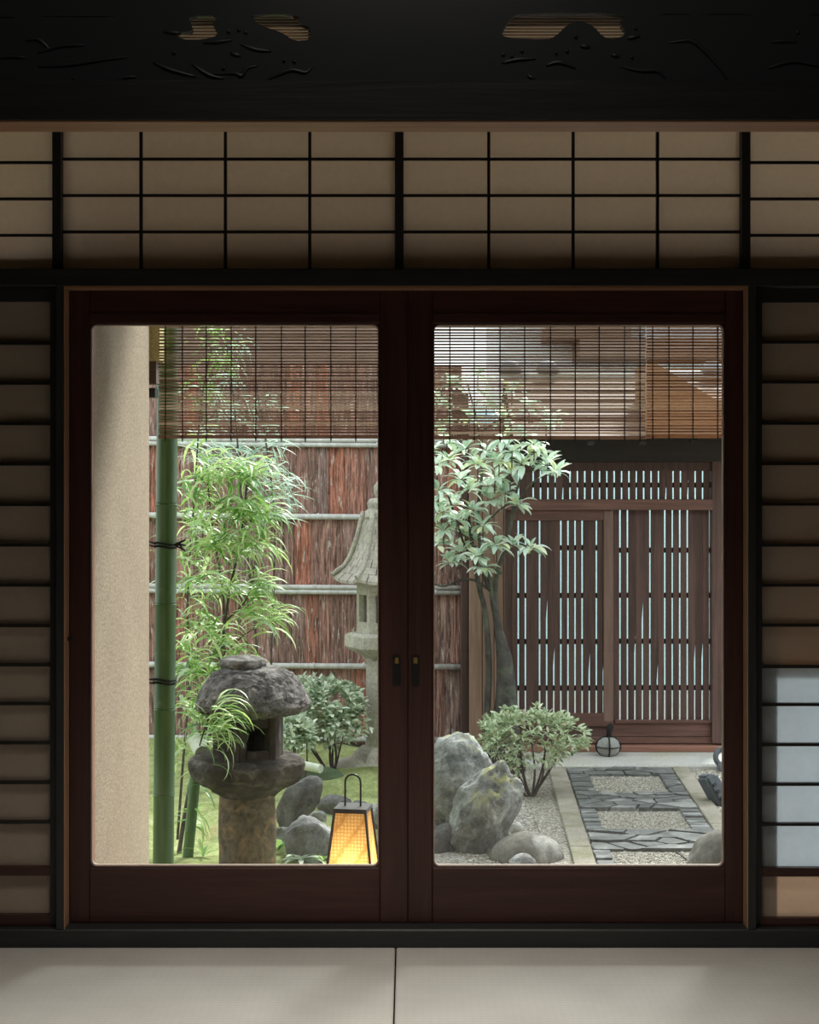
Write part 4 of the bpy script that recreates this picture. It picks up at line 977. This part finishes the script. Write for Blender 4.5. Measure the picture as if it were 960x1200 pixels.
# ------------------------------------------------------------------ plants
def leaf_mesh(name, L, w, droop, mat, fold=.25, n=6, tip=.5, curl=0.):
    """blade along +X, starting flat and bending down by droop radians, V-folded"""
    vs, fs = [], []; x = z = 0.; a = droop*.15
    for i in range(n+1):
        t = i/n; ww = w*.5*(math.sin(pi*min(t*(1-tip*.0)+.04, 1)**(.75 if tip > .4 else 1))) if i < n else 0
        if tip > .4: ww = w*.5*min(1, t*6+.15)*(1-t**2.2)
        else: ww = w*.5*sin(pi*(t*.96+.02))**.8
        vs += [(x, -ww, z+ww*fold), (x, 0, z), (x, ww, z+ww*fold)]
        a2 = a-droop*t; x += L/n*cos(a2); z += L/n*sin(a2)
    for i in range(n):
        b = i*3; fs += [(b, b+1, b+4, b+3), (b+1, b+2, b+5, b+4)]
    me = bpy.data.meshes.new(name); me.from_pydata(vs, [], fs); me.shade_smooth(); me.materials.append(mat); return me

def foliage(plant, mats, places, nparts, name='leaf', stuff='far_leaves'):
    """places: list of (world matrix, mesh). The largest/nearest ones become single parts, the rest one joined part."""
    places.sort(key=lambda t: t[0].translation.y)
    for Mx, me in places[:nparts]: part(name, me, plant, Mx)
    rest = places[nparts:]
    if rest:
        vs, fs = [], []
        for Mx, me in rest:
            n = len(vs); vs += [Mx@v.co for v in me.vertices]; fs += [tuple(i+n for i in p.vertices) for p in me.polygons]
        m = MB(); m.v = vs; m.f = fs; m.build(stuff, mats, plant, kind='stuff', smooth=True)

def aim(p, d, roll=0., s=1.):
    d = d.normalized(); up = Vector((0, 0, 1)); y = up.cross(d)
    y = y.normalized() if y.length > 1e-3 else Vector((0, 1, 0)); zz = d.cross(y)
    Mx = Matrix((d, y, zz)).transposed().to_4x4()@Matrix.Rotation(roll, 4, 'X')
    return Matrix.Translation(p)@Mx@Matrix.Scale(s, 4)

def stem(parent, pts, r0, r1, mat, name='stem', n=7):
    q = []; p = [Vector(v) for v in pts]
    for i in range(len(p)-1):
        p0 = p[max(i-1, 0)]; p3 = p[min(i+2, len(p)-1)]
        for k in range(4):
            t = k/4; q.append(.5*((2*p[i])+(-p0+p[i+1])*t+(2*p0-5*p[i]+4*p[i+1]-p3)*t*t+(-p0+3*p[i]-3*p[i+1]+p3)*t**3))
    q.append(p[-1]); N = len(q)
    m = MB(); m.tube(q, [r0+(r1-r0)*i/(N-1) for i in range(N)], n); return m.build(name, mat, parent, smooth=True)

# front plant: long drooping narrow leaves
random.seed(101)
D = 7.85
wp = thing('bamboo_plant', (X(215, D), D, ZG), 'tall leafy plant with long drooping yellow-green leaves right of the bamboo pole', 'plant')
for pts, a, b in (([(208, 1012, 7.6), (222, 925, 7.7), (243, 845, 7.8), (258, 770, 7.85), (268, 700, 7.85), (283, 625, 7.9), (290, 560, 7.9)], .011, .004),
                  ([(214, 1012, 7.8), (232, 905, 7.85), (250, 850, 7.9), (262, 785, 7.95), (262, 700, 8.0), (248, 610, 8.0), (242, 545, 8.0)], .010, .003),
                  ([(206, 1012, 8.0), (214, 900, 8.0), (222, 800, 8.1), (220, 700, 8.1), (228, 580, 8.1), (236, 470, 8.1), (250, 400, 8.1)], .007, .003),
                  ([(258, 772, 7.85), (285, 745, 7.8), (318, 725, 7.75)], .005, .002), ([(262, 730, 7.9), (290, 700, 7.8), (300, 650, 7.8)], .005, .002), ([(240, 860, 7.8), (265, 835, 7.7), (285, 830, 7.6)], .004, .002), ([(226, 905, 7.7), (238, 860, 7.3), (250, 832, 7.0), (258, 826, 6.95)], .004, .002)):
    stem(wp, [P(*q) for q in pts], a, b, M['stem'])
lm = [leaf_mesh('long_leaf', L, w, d, M['leaf_y']) for L, w, d in ((.19, .019, 1.5), (.22, .020, 1.9), (.16, .018, 1.2), (.20, .018, 2.2))]
cl = [(290, 558, 24, 7.85), (268, 552, 16, 7.9), (242, 560, 18, 7.9), (225, 575, 14, 8.0), (305, 600, 20, 7.8), (285, 605, 20, 7.8), (262, 600, 18, 7.8), (300, 640, 22, 7.75), (275, 640, 18, 7.8), (250, 640, 18, 7.8),
      (228, 620, 14, 8.0), (215, 650, 12, 8.0), (235, 680, 16, 7.9), (262, 690, 18, 7.8), (295, 690, 18, 7.75), (285, 725, 18, 7.7), (310, 725, 14, 7.7), (230, 730, 14, 7.9), (255, 745, 16, 7.8), (215, 700, 10, 8.0),
      (220, 780, 14, 7.9), (245, 790, 18, 7.75), (268, 770, 12, 7.75), (232, 825, 16, 7.8), (255, 835, 18, 7.65), (256, 832, 8, 6.95), (250, 850, 8, 6.93), (248, 868, 6, 6.9), (250, 865, 14, 7.6), (240, 845, 10, 7.2), (213, 830, 10, 7.9), (212, 760, 8, 8.0), (222, 880, 8, 7.7), (222, 960, 7, 7.6),
      (240, 920, 4, 7.6), (215, 600, 10, 8.1), (225, 520, 8, 8.1), (240, 460, 10, 8.1), (255, 420, 12, 8.1), (250, 390, 10, 8.1)]
pl = []
for (a, b, n, DD) in cl:
    for k in range(int(n*2.7)):
        az = random.uniform(-1.3, 1.3) if random.random() < .62 else random.uniform(1.8, 4.5)
        if a < 235 and random.random() < .5: az = random.uniform(-1.6, 1.6)
        if (a > 280 and b > 660) or DD < 7: az = random.uniform(-.8, .8)
        el = random.uniform(-.5, .8); d_ = Vector((cos(az)*cos(el), -sin(az)*cos(el)*.8, sin(el)))
        p = P(a+random.gauss(0, 7), b+random.gauss(0, 8), DD+random.uniform(-.12, .12)); me = random.choice(lm)
        pl.append((aim(p, d_, random.uniform(-.5, .5), random.uniform(.6, 1.05)), me))
foliage(wp, M['leaf_y'], pl, 290)
# back plant: fine blue-green bamboo leaves
bp = thing('bamboo_plant', (X(300, 9.3), 9.3, ZG), 'fine blue-green bamboo in front of the bark fence, above the other plant', 'plant')
for pts in ([(310, 900, 9.4), (300, 750, 9.4), (285, 600, 9.35), (275, 480, 9.3), (265, 400, 9.3)], [(316, 900, 9.4), (318, 760, 9.4), (322, 620, 9.35), (312, 520, 9.3), (300, 450, 9.3)]):
    stem(bp, [P(*q) for q in pts], .008, .004, M['stem'])
lb = [leaf_mesh('bamboo_leaf', L, w, .5, M['leaf_b']) for L, w in ((.11, .012), (.13, .013), (.09, .011))]
pl = []
for (a, b, n) in [(228, 528, 16), (245, 540, 14), (262, 528, 18), (280, 545, 16), (300, 530, 20), (318, 545, 18), (330, 560, 18), (338, 582, 12), (322, 575, 14), (302, 560, 14), (318, 592, 10), (330, 600, 8), (285, 520, 14), (250, 520, 12),
                  (240, 500, 12), (262, 480, 16), (285, 490, 14), (310, 500, 14), (270, 440, 18), (265, 410, 16), (285, 400, 12), (250, 460, 12), (300, 470, 12), (325, 520, 14), (345, 560, 8), (320, 470, 8)]:
    base = random.uniform(-.4, .4)
    for k in range(int(n*1.6)):
        az = base+random.uniform(-1.2, 1.2); el = random.uniform(-1.1, .35); d_ = Vector((cos(az)*cos(el), -sin(az)*cos(el)*.5, sin(el)))
        if random.random() < .35: d_.x = -d_.x
        pl.append((aim(P(a+random.gauss(0, 6), b+random.gauss(0, 6), 9.3+random.uniform(-.12, .12)), d_, random.uniform(-.6, .6), random.uniform(.7, 1.15)), random.choice(lb)))
foliage(bp, M['leaf_b'], pl, 200)

# tree with pale rosettes
random.seed(55)
D = 9.75
tr = thing('tree', (X(588, D), D, ZG), 'small branching tree with pale green leaf rosettes left of the gate', 'tree')
def st(pts, a, b, name='branch'): return stem(tr, [P(p[0], p[1], p[2] if len(p) > 2 else D) for p in pts], a, b, M['trunk'], name, 10)
m = MB(); m.tube([P(596, 912, D), P(595, 880, D), P(593, 850, D), P(593, 820, D), P(593, 795, D), P(591, 770, D), P(587, 748, D), P(582, 725, D), P(578, 700, D)], [.105, .088, .074, .062, .054, .044, .030, .021, .016], 14); m.build('trunk', M['trunk'], tr, smooth=True)
st([(572, 905), (571, 840), (573, 780), (569, 720), (562, 690), (556, 655), (551, 620), (548, 590)], .022, .008)
st([(586, 770), (582, 730), (577, 700), (574, 675), (566, 655), (556, 640)], .020, .009)
st([(582, 735), (580, 700), (583, 672), (590, 648), (598, 620), (602, 590), (610, 560)], .016, .006)
st([(575, 692), (566, 670), (563, 640), (560, 600), (565, 550), (560, 500), (548, 450)], .014, .005)
st([(572, 690), (556, 680), (540, 680), (520, 687), (504, 682)], .009, .005)
st([(588, 672), (570, 664), (556, 655), (545, 640), (535, 610), (525, 580)], .010, .005)
st([(590, 650), (605, 645), (622, 645)], .005, .003); st([(602, 600), (615, 575), (632, 560), (648, 556)], .007, .003); st([(563, 620), (585, 598), (605, 585)], .006, .003)
st([(560, 510), (590, 490), (625, 495)], .006, .003); st([(551, 470), (535, 455), (520, 450)], .005, .003)
lt = [leaf_mesh('rosette_leaf', L, w, dr, M['leaf_t'], .2, 6, .2) for L, w, dr in ((.100, .034, .9), (.115, .037, 1.3), (.088, .033, .6))]
ros = [(600, 530), (626, 522), (640, 545), (652, 553), (560, 545), (580, 560), (592, 578), (540, 562), (525, 540), (514, 575), (531, 592), (555, 598), (575, 586), (520, 622), (545, 628), (566, 616),
       (540, 648), (582, 640), (560, 652), (528, 660), (602, 640), (622, 642), (606, 592), (524, 520), (546, 526), (512, 545), (512, 640), (566, 665), (520, 500), (550, 490), (590, 492), (640, 500), (570, 468), (620, 478), (530, 452), (560, 440), (600, 458), (515, 470), (645, 490), (500, 600), (497, 560), (612, 545), (598, 556), (570, 528), (585, 540), (548, 575), (508, 590), (535, 610), (555, 632), (572, 570), (632, 530), (518, 600), (590, 515), (610, 512), (500, 530)]
pl = []
for (a, b) in ros:
    c0 = P(a, b, D-.05+random.uniform(-.2, .15)); n = random.randint(15, 20); ph = random.uniform(0, 6)
    for k in range(n):
        az = ph+k*2.4; el = random.uniform(-.5, 1.0); d_ = Vector((cos(az)*cos(el), sin(az)*cos(el), sin(el)))
        pl.append((aim(c0+d_*.012, d_, random.uniform(-.35, .35), random.uniform(.75, 1.1)), random.choice(lt)))
    stem(tr, [c0+Vector((0, .01, -.09)), c0+Vector((0, 0, -.03)), c0+Vector((0, 0, .005))], .004, .003, M['stem'], 'twig', 5)
foliage(tr, M['leaf_t'], pl, 295)

def bush(name, c, rx, ry, rz, n, L, w, mat, lab, base, nst, seed, flat=.3, nl=('leaf_clumps')):
    random.seed(seed); b = thing(name, base, lab, 'shrub'); tips = []
    base = Vector(base)
    for k in range(nst):
        a = 2*pi*k/nst+random.uniform(-.3, .3); q = random.uniform(.35, .8)
        tip = Vector((c[0]+rx*q*cos(a), c[1]+ry*q*sin(a), c[2]+rz*random.uniform(-.5, .4)))
        mid = base.lerp(tip, .45)+Vector((random.uniform(-.03, .03), 0, random.uniform(-.03, .0)))
        stem(b, [base+Vector((random.uniform(-.012, .012), random.uniform(-.01, .01), -.02)), mid, tip], .008, .003, M['stem'], 'stem', 6); tips.append(tip)
    lv = [leaf_mesh('small_leaf', L*f, w*f, .5, mat, .3, 4, .2) for f in (.8, 1, 1.2)]
    pl = []
    while len(pl) < n:
        d_ = Vector((random.gauss(0, 1), random.gauss(0, 1), random.gauss(0, 1))).normalized(); q = random.uniform(.45, 1.0)**.6
        lump = 1+.22*noise.noise(d_*2.3+Vector((seed, 0, 0)))
        p = Vector((c[0]+d_.x*rx*q*lump, c[1]+d_.y*ry*q*lump, c[2]+d_.z*rz*q*lump))
        if noise.noise(p*9+Vector((seed, 3, 1))) < -.12: continue
        if d_.z < -.55 and random.random() < .7: continue
        for _ in range(3):
            dd = (d_*.6+Vector((random.uniform(-1, 1), random.uniform(-1, 1), random.uniform(-.4, .9)))).normalized(); pl.append((aim(p, dd, random.uniform(-.5, .5), 1), random.choice(lv)))
    foliage(b, mat, pl, 0, stuff='leaves'); return b
bush('round_shrub', P(621, 866, 9.0), .300, .25, .150, 2600, .034, .014, M['leaf_s'], 'rounded light green shrub with a bare forked stem between boulder and path', (X(622, 9.0), 9.0, ZG), 9, 3)
bush('low_bush', P(377, 840, 9.5), .26, .2, .215, 2700, .044, .023, M['leaf_c'], 'cool green bush left of the tall pale lantern', (X(392, 9.5), 9.5, ZG+.02), 8, 7)
bush('low_bush', P(345, 862, 9.2), .13, .12, .11, 500, .044, .022, M['leaf_c'], 'smaller pale bush just right of the mushroom lantern cap', (X(350, 9.2), 9.2, ZG+.02), 4, 9)

# low leafy plants near the bottom
random.seed(9)
def rosette(px, D, n, L, w, mat, lab, name='ground_plant', el=(.2, .9), gr=None):
    b = thing(name, (X(px, D), D, ZG), lab, 'plant', gr); lv = leaf_mesh('broad_leaf', L, w, 1.0, mat, .15, 6, .2)
    for k in range(n):
        az = 2*pi*k/n+random.uniform(-.3, .3); e = random.uniform(*el); d_ = Vector((cos(az)*cos(e), sin(az)*cos(e), sin(e)))
        part('leaf', lv, b, aim(Vector((X(px, D), D, ZG+.03)), d_, 0, random.uniform(.7, 1.1)))
rosette(326, 7.62, 8, .10, .045, M['leaf_y'], 'yellow-green broad-leaved plant at the foot of the near lantern pillar', el=(.5, 1.1))
rosette(352, 7.42, 10, .11, .032, M['leaf_c'], 'green ground plant left of the glowing paper lantern')
rosette(378, 7.40, 9, .09, .025, M['leaf_y'], 'small bright green ground plant touching the glowing paper lantern')
rosette(440, 7.5, 9, .13, .05, M['leaf_c'], 'green ground plant right of the glowing paper lantern', el=(.4, 1.1))
rosette(512, 7.15, 7, .06, .03, M['leaf_t'], 'pale little plant below the large boulder')
rosette(395, 7.9, 8, .12, .03, M['leaf_c'], 'narrow-leaved green plant above the paper lantern top', el=(.1, .7))
rosette(238, 7.5, 9, .12, .018, M['leaf_y'], 'thin grassy plant between the bamboo pole and the near lantern', el=(.3, 1.1))

# cut bamboo pieces
D = 7.5
s = bamboo('bamboo_stake', (X(219, D), D, ZG-.02), (X(231, D), D, Z(888, D)), .024, [.35, .6], M['bamboo'], label='short green bamboo stake leaning left of the near lantern', cat='bamboo')
def cutpiece(p0, p1, r, lab):
    p0, p1 = Vector(p0), Vector(p1); d = (p1-p0).normalized(); t = thing('cut_bamboo', (p0+p1)/2, lab, 'bamboo')
    m = MB(); m.tube([p0, p0.lerp(p1, .5), p1, p1-d*.002, p1-d*.03], [r, r*1.02, r, r*.72, r*.7], 20); m.build('culm', M['bamboo_pale'], t, smooth=R(40))
    m = MB(); m.tube([p1-d*.03, p1-d*.012], r*.71, 16); m.build('hollow', M['bamboo_in'], t)
cutpiece(P(225, 872, 7.6)+Vector((0, .12, .0)), P(238, 884, 7.4), .036, 'pale section of cut bamboo resting beside the near lantern platform')
cutpiece(P(346, 895, 8.6), P(376, 901, 8.5), .022, 'pale green piece of cut bamboo on the rocks behind the near lantern')
